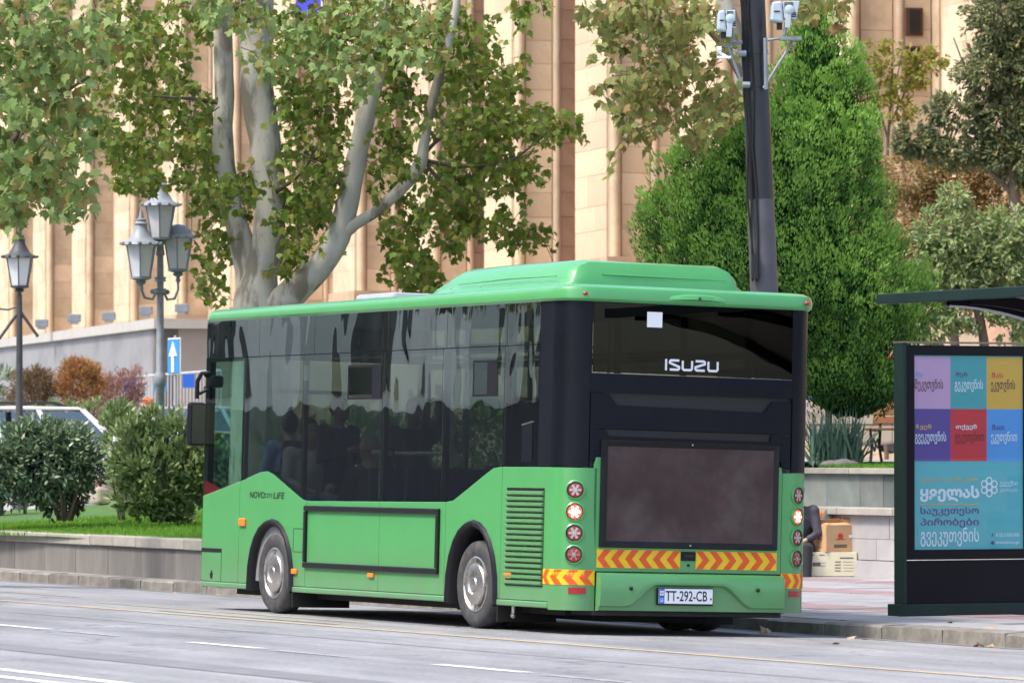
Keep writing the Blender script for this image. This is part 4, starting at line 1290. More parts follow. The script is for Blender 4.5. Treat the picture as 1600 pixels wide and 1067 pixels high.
    for s_ in ('l', 'r'):
        t.tube([V['an_'+s_]-Vector((.05, 0, .03)), V['an_'+s_]+Vector((.07, 0, -.045)), V['an_'+s_]+Vector((.17, 0, -.055))], [.045, .045, .03], 10)
    t.build('shoes', darkc, r, smooth=60)
    return r
def seated(lean=0.0, arms='lap'):
    J = dict(pelvis=(0, 0, .10), chest=(.02+lean*.6, 0, .38), neck=(.04+lean, 0, .58), head=(.07+lean*1.3, 0, .74),
             sh_l=(.03+lean, .18, .52), sh_r=(.03+lean, -.18, .52), hip_l=(.05, .10, .08), hip_r=(.05, -.10, .08),
             kn_l=(.46, .12, .08), kn_r=(.46, -.12, .08), an_l=(.46, .12, -.36), an_r=(.46, -.12, -.36))
    if arms == 'phone':
        J.update(el_l=(.12+lean, .24, .27), el_r=(.12+lean, -.24, .27), wr_l=(.33+lean, .07, .36), wr_r=(.33+lean, -.07, .36))
    elif arms == 'rail':
        J.update(el_l=(.18+lean, .30, .50), el_r=(.1, -.24, .26), wr_l=(.30+lean, .34, .72), wr_r=(.32, -.10, .16))
    else:
        J.update(el_l=(.08+lean, .25, .26), el_r=(.08+lean, -.25, .26), wr_l=(.30, .10, .18), wr_r=(.30, -.10, .18))
    return J
def standing(arms='down'):
    J = dict(pelvis=(0, 0, .92), chest=(.01, 0, 1.22), neck=(.01, 0, 1.45), head=(.03, 0, 1.61), sh_l=(0, .19, 1.39), sh_r=(0, -.19, 1.39),
             hip_l=(0, .09, .88), hip_r=(0, -.09, .88), kn_l=(.02, .10, .48), kn_r=(.02, -.10, .48), an_l=(0, .11, .08), an_r=(0, -.11, .08),
             el_l=(-.03, .26, 1.11), el_r=(-.03, -.26, 1.11), wr_l=(.06, .25, .86), wr_r=(.06, -.25, .86))
    if arms == 'phone':
        J.update(el_l=(.02, .25, 1.13), el_r=(.02, -.25, 1.13), wr_l=(.25, .08, 1.22), wr_r=(.25, -.08, 1.22))
    if arms == 'rail':
        J.update(el_l=(.18, .28, 1.52), wr_l=(.30, .26, 1.76))
    return J
def BM(u_, v_, z_, ang=0):
    """a frame standing inside the bus, turned ang from the driving direction"""
    return frame_M(bus.matrix_world @ B(u_, v_, z_), FW, -rt2, up2) @ Matrix.Rotation(ang, 4, 'Z')
bpy.context.view_layer.update()
p1 = person('passenger in navy jacket with pale collar looking down at a phone', standing('phone'), BM(6.27, .74, .345, rad(200)), navy, darkc)
ph = MB().box((.345, 0, 1.245), (.012, .15, .075), Matrix.Rotation(rad(-35), 3, 'Y')).build('phone', ink, None, bevel=.004)
ph.matrix_world = BM(6.27, .74, .345, rad(200)); tag(ph, 'dark mobile phone held by the passenger in navy', 'phone')
t = MB(); t.tube([(.05, -.04, 1.44), (.10, 0, 1.36), (.05, .04, 1.44)], .022, 8); t.build('collar', creamc, p1, smooth=60)
person('passenger in dark clothes with a tan hat, seated below the sliding vent', seated(.05), BM(4.57, .36, .80, rad(0)), darkc, darkc, hat=pm('tan_felt', (.40, .26, .16), .9))
person('passenger in pale grey top seated just behind the front wheel', seated(.0), BM(6.36, .46, .99, rad(180)), creamc, bluec)
person('standing passenger in black holding the overhead rail, seen against the green hedge', standing('rail'), BM(5.74, 1.3, .345, rad(150)), darkc, darkc)
person('driver in blue shirt at the wheel in the cab window', seated(.05), BM(6.95, .58, 1.06, 0), bluec, darkc)

# ================================================================== STREET OBJECTS
# advertising panel
pa = thing('advertising_panel', 'tall black free-standing advertising panel with a colourful poster of nine lines of lettering', 'billboard', M=frame_M(S(1.5, 4.24, .045), RT, FW, Vector((0, 0, 1))))
def pb(name, m, x0, x1, z0, z1, y0, y1, bev=.004, par=None):
    return MB().bb((x0, y0, z0), (x1, y1, z1)).build(name, m, par or pa, bevel=bev)
pb('base_plinth', panelgrn, -.05, 1.52, 0, .11, -.03, .20)
pb('lower_panel', panelblk, .035, 1.44, .11, .50, .008, .16)
for x0_, x1_ in ((0, .034), (1.441, 1.475)):
    pb('side_post', panelgrn, x0_, x1_, .11, 2.47, -.004, .17, .006)
pb('frame_rail', panelblk, .035, 1.44, 2.36, 2.45, 0, .16); pb('frame_rail', panelblk, .035, 1.44, .51, .60, 0, .16)
pb('frame_stile', panelblk, .035, .12, .602, 2.358, .001, .159); pb('frame_stile', panelblk, 1.285, 1.44, .602, 2.358, .001, .159)
pb('top_trim', pm('bronze_trim', (.22, .18, .14), .4, .5), -.004, 1.48, 2.471, 2.485, -.008, .175, 0)
poster = pb('poster', pm('poster_teal', (.07, .42, .47), .35, 0, .05, 1.5), .12, 1.285, .60, 2.36, .022, .04, 0)
cols = [[(.52, .33, .52), (.05, .33, .36), (.62, .38, .05)], [(.09, .05, .28), (.52, .018, .035), (.07, .29, .66)]]
cw = 1.155/3
for r_ in range(2):
    for c_ in range(3):
        mt = pm('poster_square', cols[r_][c_], .35, 0, .04, 2)
        x0_ = .125+c_*cw; z1_ = 2.35-r_*.475
        pb('poster_square', mt, x0_, x0_+cw, z1_-.475, z1_, .0205, .0215, 0, poster)
def PT(x, z, y=.0185): return frame_M((x, y, z), Vector((1, 0, 0)), Vector((0, 0, 1)), Vector((0, -1, 0)))
def pmat(n_, c_): return MATS.get(n_) or pm(n_, c_, .4, 0, 0)
ltblue = pmat('print_light_blue', (.10, .36, .72)); purple = pmat('print_purple', (.08, .03, .22)); dkbrown = pmat('print_dark_brown', (.08, .03, .05))
palep = pmat('print_pale', (.62, .74, .82)); redp = pmat('print_red', (.62, .03, .03)); gold = pmat('print_gold', (.62, .42, .06)); dkred = pmat('print_dark_red', (.14, .01, .015))
P_ = [(0, 0, 'მე', ltblue, .07, 'მეკუთვნის', dkbrown, .30), (0, 1, 'შენ', purple, .125, 'გეკუთვნის', palep, .30), (0, 2, 'მას', redp, .12, 'ეკუთვნის', dkbrown, .26),
      (1, 0, 'ჩვენ', gold, .165, 'გვეკუთვნის', palep, .33), (1, 1, 'თქვენ', palep, .225, 'გეკუთვნით', dkred, .31), (1, 2, 'მათ', purple, .135, 'ეკუთვნით', palep, .28)]
for r_, c_, a_, am, aw, b_, bm_, bw in P_:
    x0_ = .125+c_*cw+(.008 if c_ == 0 else .045)
    zt_ = 2.35-r_*.475
    text(a_, 'lettering', am, poster, PT(x0_+aw/2+.01, zt_-.165), aw, .05, .02)
    text(b_, 'lettering', bm_, poster, PT(x0_+bw/2, zt_-.262), bw, .115, .012)
text('ევექსის კლინიკებში', 'lettering', gold, poster, PT(.50, 1.232), .62, .036, .01)
text('ყველას', 'lettering', palep, poster, PT(.50, 1.105), .63, .15, .045)
text('საუკეთესო', 'lettering', purple, poster, PT(.50, .945), .62, .085, .02)
text('პირობები', 'lettering', purple, poster, PT(.50, .842), .62, .09, .02)
text('გვეკუთვნის', 'lettering', palep, poster, PT(.50, .713), .62, .17, .012)
text('ევექსი', 'lettering', palep, poster, PT(1.13, 1.195), .19, .055, .01)
text('კლინიკები', 'lettering', palep, poster, PT(1.13, 1.135), .19, .035, .0)
text('0 32 2 550 505', 'lettering', palep, poster, PT(1.115, .728), .25, .032, .02)
text('evexclinics.ge', 'lettering', palep, poster, PT(1.115, .657), .25, .036, .01)
mb = MB()
for k in range(4):
    for q in range(0, 40, 1): pass
def ringm(mb, cx_, cz_, r_, w_, y_=.0185, n=18):
    vs = []
    for k in range(n):
        a = 2*PI*k/n
        vs += [(cx_+(r_-w_)*math.cos(a), y_, cz_+(r_-w_)*math.sin(a)), (cx_+r_*math.cos(a), y_, cz_+r_*math.sin(a))]
    mb.add(vs, [(2*k, 2*k+1, (2*k+3) % (2*n), (2*k+2) % (2*n)) for k in range(n)])
for i, (a_, b_) in enumerate(((0, .062), (.058, .03), (.058, -.03), (0, -.062), (-.058, -.03), (-.058, .03), (0, 0))):
    ringm(mb, .92+a_*.95, 1.165+b_*.95, .035, .013, .0185-.0002*i)
mb.build('clinic_emblem', palep, poster)
mb = MB(); ringm(mb, .955, .657, .018, .018); mb.box((.955, .0184, .728), (.012, .0004, .036), Matrix.Rotation(rad(35), 3, 'Y')); mb.build('contact_icon', purple, poster)
mb = MB()
vs = []
for k in range(31):
    x_ = .19+.62*k/30; z_ = 1.008+.006*math.sin(k*.7)
    vs += [(x_, .0185, z_-.004), (x_, .0185, z_+.004)]
mb.add(vs, [(2*k, 2*k+2, 2*k+3, 2*k+1) for k in range(30)]); mb.build('underline', gold, poster)
pb('poster_glass', glass_mat('poster_cover_glass', (.95, .96, .97), 0, 0, gain=.45), .10, 1.30, .59, 2.37, .008, .011, 0)

# bus shelter
sh = thing('bus_shelter', 'dark green bus shelter with a curved roof above and behind the advertising panel', 'bus shelter')
def sheltz(v): return 2.93-.36*((v-3.6)/1.5)**2.0
MB().prism([(.83, 3.56), (-6, 3.56), (-6, 3.64), (.83, 3.64)], lambda a, b, t: S(a, b, t), 2.835, 2.925).build('front_beam', panelgrn, sh, bevel=.006)
mb = MB(); n_ = 14; vs = []
for i in range(n_+1):
    v_ = 3.64+1.75*i/n_
    for u_ in (-.30, -6):
        vs += [S(u_, v_, sheltz(v_)-.03), S(u_, v_, sheltz(v_)+.0)]
mb.add(vs, [(4*i, 4*i+2, 4*i+6, 4*i+4) for i in range(n_)]+[(4*i+1, 4*i+5, 4*i+7, 4*i+3) for i in range(n_)]+[(4*i, 4*i+4, 4*i+5, 4*i+1) for i in range(n_)])
mb.build('roof_sheet', roofund, sh)
for u_, m_ in ((-.26, panelblk), (-.36, brkt), (-.62, panelblk), (-2.2, panelblk), (-3.9, panelblk), (-5.6, panelblk)):
    mb = MB(); vs = []
    dd = .10 if m_ is panelblk else .035
    for i in range(n_+1):
        v_ = 3.64+1.75*i/n_
        z_ = sheltz(v_)-.032
        vs += [S(u_-.02, v_, z_-dd), S(u_+.02, v_, z_-dd), S(u_+.02, v_, z_), S(u_-.02, v_, z_)]
    mb.add(vs, [(4*i+k, 4*i+(k+1) % 4, 4*i+4+(k+1) % 4, 4*i+4+k) for i in range(n_) for k in range(4)])
    mb.build('roof_rib', m_, sh)
mb = MB(); vs = []
for i in range(n_+1):
    v_ = 3.64+1.75*i/n_
    z_ = sheltz(v_)-.134
    vs += [S(-.235, v_, z_-.012), S(-.235, v_, z_+.004), S(-.285, v_, z_+.004), S(-.285, v_, z_-.012)]
mb.add(vs, [(4*i+k, 4*i+(k+1) % 4, 4*i+4+(k+1) % 4, 4*i+4+k) for i in range(n_) for k in range(4)])
mb.build('rib_edge_strip', mesh_metal, sh)
for u_ in (-1.6, -5.2):
    MB().prism([(u_, 5.30), (u_+.09, 5.30), (u_+.09, 5.39), (u_, 5.39)], lambda a, b, t: S(a, b, t), .04, 2.45).build('post', panelgrn, sh)

# tall black pole with speed cameras
pc = thing('utility_pole', 'tall leaning black steel pole behind the bus carrying two grey traffic cameras', 'pole')
def PL(y_):      # centre of the pole at picture height y_
    return PX(1176+18*y_/455, y_, 46)
b0 = PL(455); t0 = PL(0)
ax = (t0-b0).normalized()
foot = b0-ax*(b0.z-.0)/ax.z
def onp(y_): return PL(y_)
spl = PL(312)
MB().tube([foot, spl], [.138, .128], 20).build('lower_shaft', poleg, pc, smooth=50)
MB().tube([spl, PL(0), PL(-150)], [.126, .117, .112], 20).build('upper_shaft', polem, pc, smooth=50)
for y_ in (82, 133): MB().tube([onp(y_-4), onp(y_+4)], .127, 20).build('clamp_band', polem, pc, smooth=50)
cab = MB()
for k, (dx0, dx1) in enumerate(((-21, -14), (-17, -20), (-6, -9))):
    pts = []
    for y_ in (-60, 20, 90, 150, 230, 300, 380, 440):
        p = onp(y_); t = (y_+60)/500
        pts.append(p+Vector(((dx0+(dx1-dx0)*t+3*math.sin(y_*.03+k*2))/F*46*(1.0), -.13, 0)))
    cab.tube(pts, .011, 6)
cab.build('cables', iron, pc, smooth=60)
MB().bb(onp(415)+Vector((-.12, -.19, -.13)), onp(415)+Vector((-.06, -.12, .10))).build('cable_clip', iron, pc)
def hsg(x0, y0, x1, y1, Y, flare):
    c = PX((x0+x1)/2, (y0+y1)/2, Y); k = Y/F
    w_, h_ = (x1-x0)*k, (y1-y0)*k
    r = thing('traffic_camera', 'pale grey traffic camera on the right bracket of the black pole' if flare else 'pale grey traffic camera on the left bracket of the black pole', 'camera', c)
    a = MB().prism([(-w_/2, -h_/2+.02), (-w_/2*.9, h_/2-.01), (-w_*.1, h_/2), (-w_*.05, -h_/2)], lambda p, q, t: Vector((p, t, q)), -.10, .12).build('hood', camgrey, r, bevel=.02)
    mb = MB().prism([(-w_*.04, -h_*.28), (-w_*.08, h_*.46), (w_/2+(.0 if flare else -.02), h_/2), (w_*.38, -h_*.34)], lambda p, q, t: Vector((p, t, q)), -.09, .12)
    mb.build('housing', camgrey, r, bevel=.006)
    mb = MB()
    for i in range(4): mb.box((w_*.12, -.092, h_*(.40-.09*i)), (w_*.30, .006, .010))
    for i in range(3): mb.box((w_*.28, -.092, -h_*(.05+.08*i)), (.05, .006, .010))
    mb.box((-w_*.28, -.103, h_*.02), (w_*.2, .006, .012))
    mb.build('cooling_fins', ink, r)
    MB().lathe([(.045, 0), (.045, .02), (.03, .028), (.001, .03)], 16, frame_M((w_*.14, -.09, h_*.10), Vector((1, 0, 0)), Vector((0, 0, 1)), Vector((0, -1, 0)))).build('pivot', camgrey, r, smooth=40)
    MB().box((w_*.10, -.10, -h_*.35), (.05, .02, h_*.75), Matrix.Rotation(rad(5), 3, 'Y')).build('yoke', camgrey, r, bevel=.004)
    MB().box((-w_*.18, 0, -h_*.62), (.05, .06, h_*.28)).build('lens_tube', ink, r)
    return r
hsg(1203, 3, 1249, 38, 45.8, True)
hsg(1120, 17, 1152, 52, 45.8, False)
bk = MB()
bk.tube([PX(1193, 64, 45.85), PX(1222, 60, 45.85), PX(1253, 61, 45.85)], .014, 6)
bk.box(PX(1235, 61, 45.8), (.20, .14, .03))
bk.tube([PX(1193, 138, 45.85), PX(1238, 66, 45.85)], .014, 6)
bk.tube([PX(1196, 60, 45.85), PX(1197, 140, 45.85)], .022, 6)
bk.tube([PX(1225, 56, 45.75), PX(1229, 35, 45.75)], .02, 6)
bk.tube([PX(1138, 72, 45.85), PX(1158, 128, 45.85)], .014, 6)
bk.tube([PX(1132, 72, 45.85), PX(1160, 66, 45.85)], .02, 6)
bk.tube([PX(1146, 66, 45.8), PX(1143, 36, 45.8)], .018, 6)
bk.tube([PX(1154, 84, 45.8), PX(1166, 84, 45.8)], .03, 8)
bk.tube([PX(1160, 133, 45.8), PX(1172, 133, 45.8)], .03, 8)
bk.build('bracket', brkt, pc)
wc = MB().tube([PX(1120, 78, 45.6), PX(1127, 78, 45.6)], .03, 8).tube([PX(1124, 82, 45.6), PX(1140, 92, 45.6)], .014, 6).box(PX(1131, 90, 45.6), (.13, .08, .02))
wc.build('small_white_fitting', white, pc)

# old style street lamps
def lantern(parent, c, k=1.0, dome=False, iron_=lampdark):
    r = bpy.data.objects.new('lantern', None); COL.objects.link(r); r.parent = parent; r.location = c; r.scale = (k*1.28, k*1.28, k*1.06)
    g_ = MB().lathe([(.105, 0), (.165, .40)], 6, Matrix.Rotation(rad(30), 4, 'Z')).build('glass', lampglass, r)
    mb = MB()
    for q in range(6):
        a = rad(30)+q*PI/3
        mb.tube([(.107*math.cos(a), .107*math.sin(a), 0), (.168*math.cos(a), .168*math.sin(a), .40)], .008, 5)
    mb.lathe([(.03, -.16), (.02, -.10), (.06, -.07), (.045, -.045), (.112, -.02), (.112, .006)], 12)
    mb.build('cage', iron_, r, smooth=40)
    if dome: pr_ = [(.175, .40), (.215, .405), (.20, .435), (.155, .45), (.145, .50), (.10, .56), (.03, .585), (.002, .59)]
    else: pr_ = [(.175, .40), (.215, .405), (.20, .435), (.135, .47), (.105, .53), (.072, .60), (.062, .66), (.075, .675), (.05, .70), (.055, .73), (.028, .745), (.022, .79), (.004, .86)]
    mb = MB().lathe(pr_, 14)
    for q in range(12):
        a = q*PI/6
        mb.ball((.208*math.cos(a), .208*math.sin(a), .425), .022, 6, 4)
    mb.build('hood', iron_, r, smooth=40)
    return r
def lamp_at(px, Ytop, ytop, yl=None): pass
Yl = 66.0
k66 = Yl/F
base = PX(250, 700, Yl)
tl = thing('street_lamp', 'grey cast-iron street lamp with four-headed cluster of three lanterns beside the blue arrow sign', 'street lamp', (base.x, Yl, .45))
tl['label'] = 'grey cast-iron street lamp with a cluster of three lanterns beside the blue arrow sign'
zz = lambda y_: PX(250, y_, Yl).z-.45
MB().lathe([(.13, 0), (.13, .25), (.075, .3), (.060, zz(605)), (.072, zz(603)), (.085, zz(598)), (.088, zz(592)), (.072, zz(584)), (.052, zz(580)), (.046, zz(420)), (.042, zz(400))], 16).build('post', lampiron, tl, smooth=40)
MB().lathe([(.05, 0), (.062, .02), (.055, .08), (.045, .16), (.06, .2)], 12, Matrix.Translation((0, 0, zz(400)))).build('post_head', lampiron, tl, smooth=40)
lantern(tl, (0, 0, zz(372)), 1.0, False, lampiron)
lantern(tl, ((222-250)*k66, -.25, zz(434)), 1.0, False, lampiron)
lantern(tl, ((276-250)*k66, .22, zz(420)), .98, True, lampiron)
ar = MB()
for (x_, ydep, ybase) in ((222, -.25, 440), (276, .22, 428)):
    X_ = (x_-250)*k66
    ar.tube([(0, 0, zz(445)), (X_*.4, ydep*.4, zz(468)), (X_*.8, ydep*.8, zz(466)), (X_, ydep, zz(452)), (X_, ydep, zz(ybase))], .018, 8)
    ar.ball((X_*.4, ydep*.4, zz(456)), .035, 8, 6)
ar.lathe([(.085, 0), (.07, .03), (.085, .06)], 12, Matrix.Translation((0, 0, zz(440)))).lathe([(.085, 0), (.07, .03), (.085, .06)], 12, Matrix.Translation((0, 0, zz(458))))
ar.build('bracket_arm', lampiron, tl, smooth=50)
Y2 = 79.0; k2 = Y2/F
b2 = PX(30, 700, Y2)
sl2 = thing('street_lamp', 'dark single-lantern street lamp at the left edge in front of the grey retaining wall', 'street lamp', (b2.x, Y2, .47))
z2 = lambda y_: PX(30, y_, Y2).z-.47
MB().lathe([(.11, 0), (.11, .3), (.07, .35), (.055, z2(575)), (.045, z2(480)), (.04, z2(460))], 14).build('post', lampdark, sl2, smooth=40)
lantern(sl2, (0, 0, z2(447)), 1.05, False, lampdark)
MB().tube([(0, 0, z2(485)), (-.33, 0, z2(530))], .028, 6).tube([(0, 0, z2(485)), (.30, 0, z2(526))], .028, 6).tube([(0, 0, z2(478)), (-.18, 0, z2(484)), (-.4, 0, z2(482))], .018, 6).build('brace', lampdark, sl2)

# one way sign
Ys = 74.0; ks = Ys/F
sb = PX(274, 700, Ys)
sg = thing('one_way_sign', 'blue rectangular traffic sign with white upward arrow on a grey post', 'traffic sign', (sb.x, Ys, .46))
zs = lambda y_: PX(274, y_, Ys).z-.46
MB().tube([(0, 0, 0), (0, 0, zs(524))], .026, 10).build('post', pm('sign_post_grey', (.40, .40, .42), .5), sg, smooth=50)
ang = rad(-64)
Mr = Matrix.Rotation(ang, 4, 'Z')
hh = (585-528)*ks; ww = .50
c_ = Vector((-.02, -.04, (zs(528)+zs(585))/2))
def SP(name, pts, m, y_, par=sg):
    mb = MB(); mb.prism([(a, b) for a, b in pts], lambda a, b, t: Vector(c_)+(Mr @ Vector((a, t, b))), y_, y_+.012); return mb.build(name, m, par)
SP('sign_back', [(-ww/2, -hh/2), (ww/2, -hh/2), (ww/2, hh/2), (-ww/2, hh/2)], white, 0)
sf = SP('sign_face', [(-ww/2+.02, -hh/2+.02), (ww/2-.02, -hh/2+.02), (ww/2-.02, hh/2-.02), (-ww/2+.02, hh/2-.02)], signblue, -.013)
SP('arrow', [(-.05, -hh/2+.03), (.05, -hh/2+.03), (.05, 0), (.15, 0), (0, hh/2-.06), (-.15, 0), (-.05, 0)], white, -.026)

# cardboard boxes
def cbox(name, label, cx_, Y, w_, d_, h_, z0, rz, m, prints):
    r = thing(name, label, 'cardboard box', (cx_, Y, z0), rz)
    mb = MB().bb((-w_/2, -d_/2, 0), (w_/2, d_/2, h_)); mb.build('carton', m, r, bevel=.004)
    for (nm, mt, face, a0, a1, b0, b1) in prints:
        if face == 'f': MB().bb((a0, -d_/2-.002, b0), (a1, -d_/2-.0005, b1)).build(nm, mt, r)
        else: MB().bb((-w_/2-.002, a0, b0), (-w_/2-.0005, a1, b1)).build(nm, mt, r)
    return r
Yb = 58.4; kb = Yb/F
xb = PX(1306, 850, Yb).x
pr1 = [('printed_band', prn, 'f', -.245, -.15, .12, .165), ('printed_outline', prn, 'f', -.15, -.09, .122, .128), ('printed_outline', prn, 'f', -.15, -.09, .158, .163), ('printed_heading', prn, 'f', .08, .24, .21, .225)]
for i in range(4):
    pr1 += [('printed_line', prn, 'f', .02, .09, .165-.035*i, .177-.035*i), ('printed_line', prn, 'f', .12, .24, .168-.035*i, .172-.035*i)]
pr1 += [('printed_mark', prn, 'f', -.27, -.23, .245, .262), ('printed_mark', prn, 'f', -.17, -.10, .248, .258)]
bz = .055
cbox('cardboard_box', 'cream printed cardboard box standing on the pavement under a brown box', PX(1300, 880, Yb).x, Yb, .565, .34, .285, bz, rad(1), cardc, pr1)
br = cbox('cardboard_box', 'open brown cardboard box with red print on top of the cream box', PX(1303, 840, Yb).x, Yb+.03, .40, .30, .315, bz+.287, rad(28), cardb,
     [('printed_line', prn, 'f', -.09, .09, .05, .09), ('printed_line', prn, 'f', -.07, .07, .145, .155), ('tape_patch', white, 'f', .12, .17, .17, .2), ('printed_line', prn, 'l', -.06, .06, .05, .056), ('printed_line', prn, 'l', -.06, .06, .145, .155)])
mb = MB(); mb.lathe([(.038, 0), (.038, .001)], 16, frame_M((0, -.1525, .185), Vector((1, 0, 0)), Vector((0, 0, 1)), Vector((0, -1, 0)))); mb.build('red_emblem', prr, br); mb = MB(); mb.lathe([(.036, 0), (.036, .001)], 16, frame_M((-.2025, 0, .188), Vector((0, -1, 0)), Vector((0, 0, 1)), Vector((-1, 0, 0)))); mb.build('red_emblem', prr, br)
for (pts) in ([(-.2, -.15, .316), (.2, -.15, .316), (.19, -.05, .35), (-.19, -.08, .335)], [(-.2, .15, .316), (.2, .15, .316), (.2, .09, .40), (-.2, .1, .37)], [(-.2, -.15, .316), (-.2, .15, .316), (-.12, .12, .345), (-.12, -.12, .34)], [(.2, -.15, .316), (.2, .15, .316), (.13, .12, .385), (.13, -.1, .375)]):
    MB().add(pts+[(p[0], p[1], p[2]+.004) for p in pts], [(0, 1, 2, 3), (7, 6, 5, 4), (0, 4, 5, 1), (1, 5, 6, 2), (2, 6, 7, 3), (3, 7, 4, 0)]).build('flap', cardb, br)
# person sitting on the ledge, mostly behind the bus
q_ = PX(1262, 790, 58.7)
pj = seated(.22)
person('person in charcoal padded jacket sitting beside the boxes behind the bus', pj, Matrix.Translation((q_.x-.09, 58.65, .30)) @ Matrix.Rotation(rad(-100), 4, 'Z'), puff, darkc)
st_ = thing('folding_stool', 'small dark folding stool under the person in the padded jacket', 'stool', (q_.x-.04, 58.65, .045))
MB().bb((-.2, -.2, .34), (.2, .2, .37)).build('seat', darkc, st_)
for sx_ in (-1, 1):
    for sy_ in (-1, 1): MB().tube([(.17*sx_, .17*sy_, 0), (.12*sx_, .12*sy_, .34)], .012, 6).build('leg', iron, st_)
bgp = PX(1291, 812, 58.9)
bag = MB().box((0, 0, .09), (.12, .14, .26), Matrix.Rotation(rad(22), 3, 'Y')).build('bag', pm('patterned_dark_cloth', (.14, .15, .15), .9, 0, .5, 40), None, bevel=.03)
bag.location = (bgp.x, 58.8, bgp.z-.08); tag(bag, 'dark patterned cloth bag leaning behind the brown cardboard box', 'bag')
bg2 = MB().box((0, 0, .08), (.10, .10, .22), Matrix.Rotation(rad(14), 3, 'Y')).build('bag', orangec, None, bevel=.03)
bg2.location = (bgp.x-.07, 58.85, bgp.z-.08); tag(bg2, 'orange bag squeezed between the seated person and the dark patterned bag', 'bag')

# benches
def bench(label, loc, rz, wm, n_back=4, k=1.0):
    r = thing('bench', label, 'bench', loc, rz); r.scale = (k, k, k)
    for i in range(4):
        MB().box((0, -.05+.11*i, .43), (1.6, .09, .03)).build('seat_slat', wm, r, bevel=.006)
    for i in range(n_back):
        zc = .55+.115*i
        MB().box((0, .33+.05*(zc-.45)*2, zc), (1.6, .028, .095), Matrix.Rotation(rad(-14), 3, 'X')).build('back_slat', wm, r, bevel=.006)
    for s_ in (-1, 1):
        x_ = s_*.70
        mb = MB()
        mb.tube([(x_, -.08, 0), (x_, -.02, .22), (x_, -.09, .42), (x_, .33, .41), (x_, .46, .95)], .02, 6)
        mb.tube([(x_, .40, 0), (x_, .30, .2), (x_, .34, .42)], .02, 6)
        mb.tube([(x_, -.02, .2), (x_, .06, .30), (x_, .15, .22), (x_, .10, .14), (x_, .04, .2)], .012, 6)
        mb.tube([(x_, .30, .2), (x_, .22, .30), (x_, .14, .24)], .012, 6)
        mb.build('iron_leg', iron, r, smooth=60)
    return r
pbch = PX(1415, 712, 64.5)
pbch = PX(1357, 712, 64.5)
bench('orange-brown wooden bench with scrolled iron legs beside the yucca, behind the advertising panel', (pbch.x+.72, 64.5, 1.40), rad(-22), woodb, 4, 1.0)
pb2 = PX(5, 803, 72)
bench('pale wooden bench at the left edge under the round laurel', (pb2.x-.25, 72, pb2.z-.05), rad(190), woodl, 3, .8)
person('person in blue jacket sitting on the pale bench at the left edge', seated(.0), Matrix.Translation((pb2.x-.22, 72.1, pb2.z+.30)) @ Matrix.Rotation(rad(-80), 4, 'Z'), bluec, darkc)
pp = PX(118, 805, 68)
pot = thing('flower_pot', 'small terracotta pot with a pale plant on the lawn under the round laurel', 'pot', (pp.x, 68, pp.z))
MB().lathe([(.05, 0), (.075, .10), (.085, .10), (.085, .125), (.06, .125)], 14).build('pot', terracotta, pot, smooth=40)
mb = MB()
for i in range(14):
    a = R.uniform(0, 6.28); mb.tube([(0, 0, .12), (.07*math.cos(a), .07*math.sin(a), .16+R.random()*.06)], [.008, .014], 5)
mb.build('plant', paleleaf, pot)
ph_ = PX(232, 640, 96)
person('distant person with orange hat and pale coat left of the lamp post', standing(), Matrix.Translation((ph_.x, 96, .85)) @ Matrix.Rotation(rad(200), 4, 'Z'), creamc, darkc, hat=orangec)

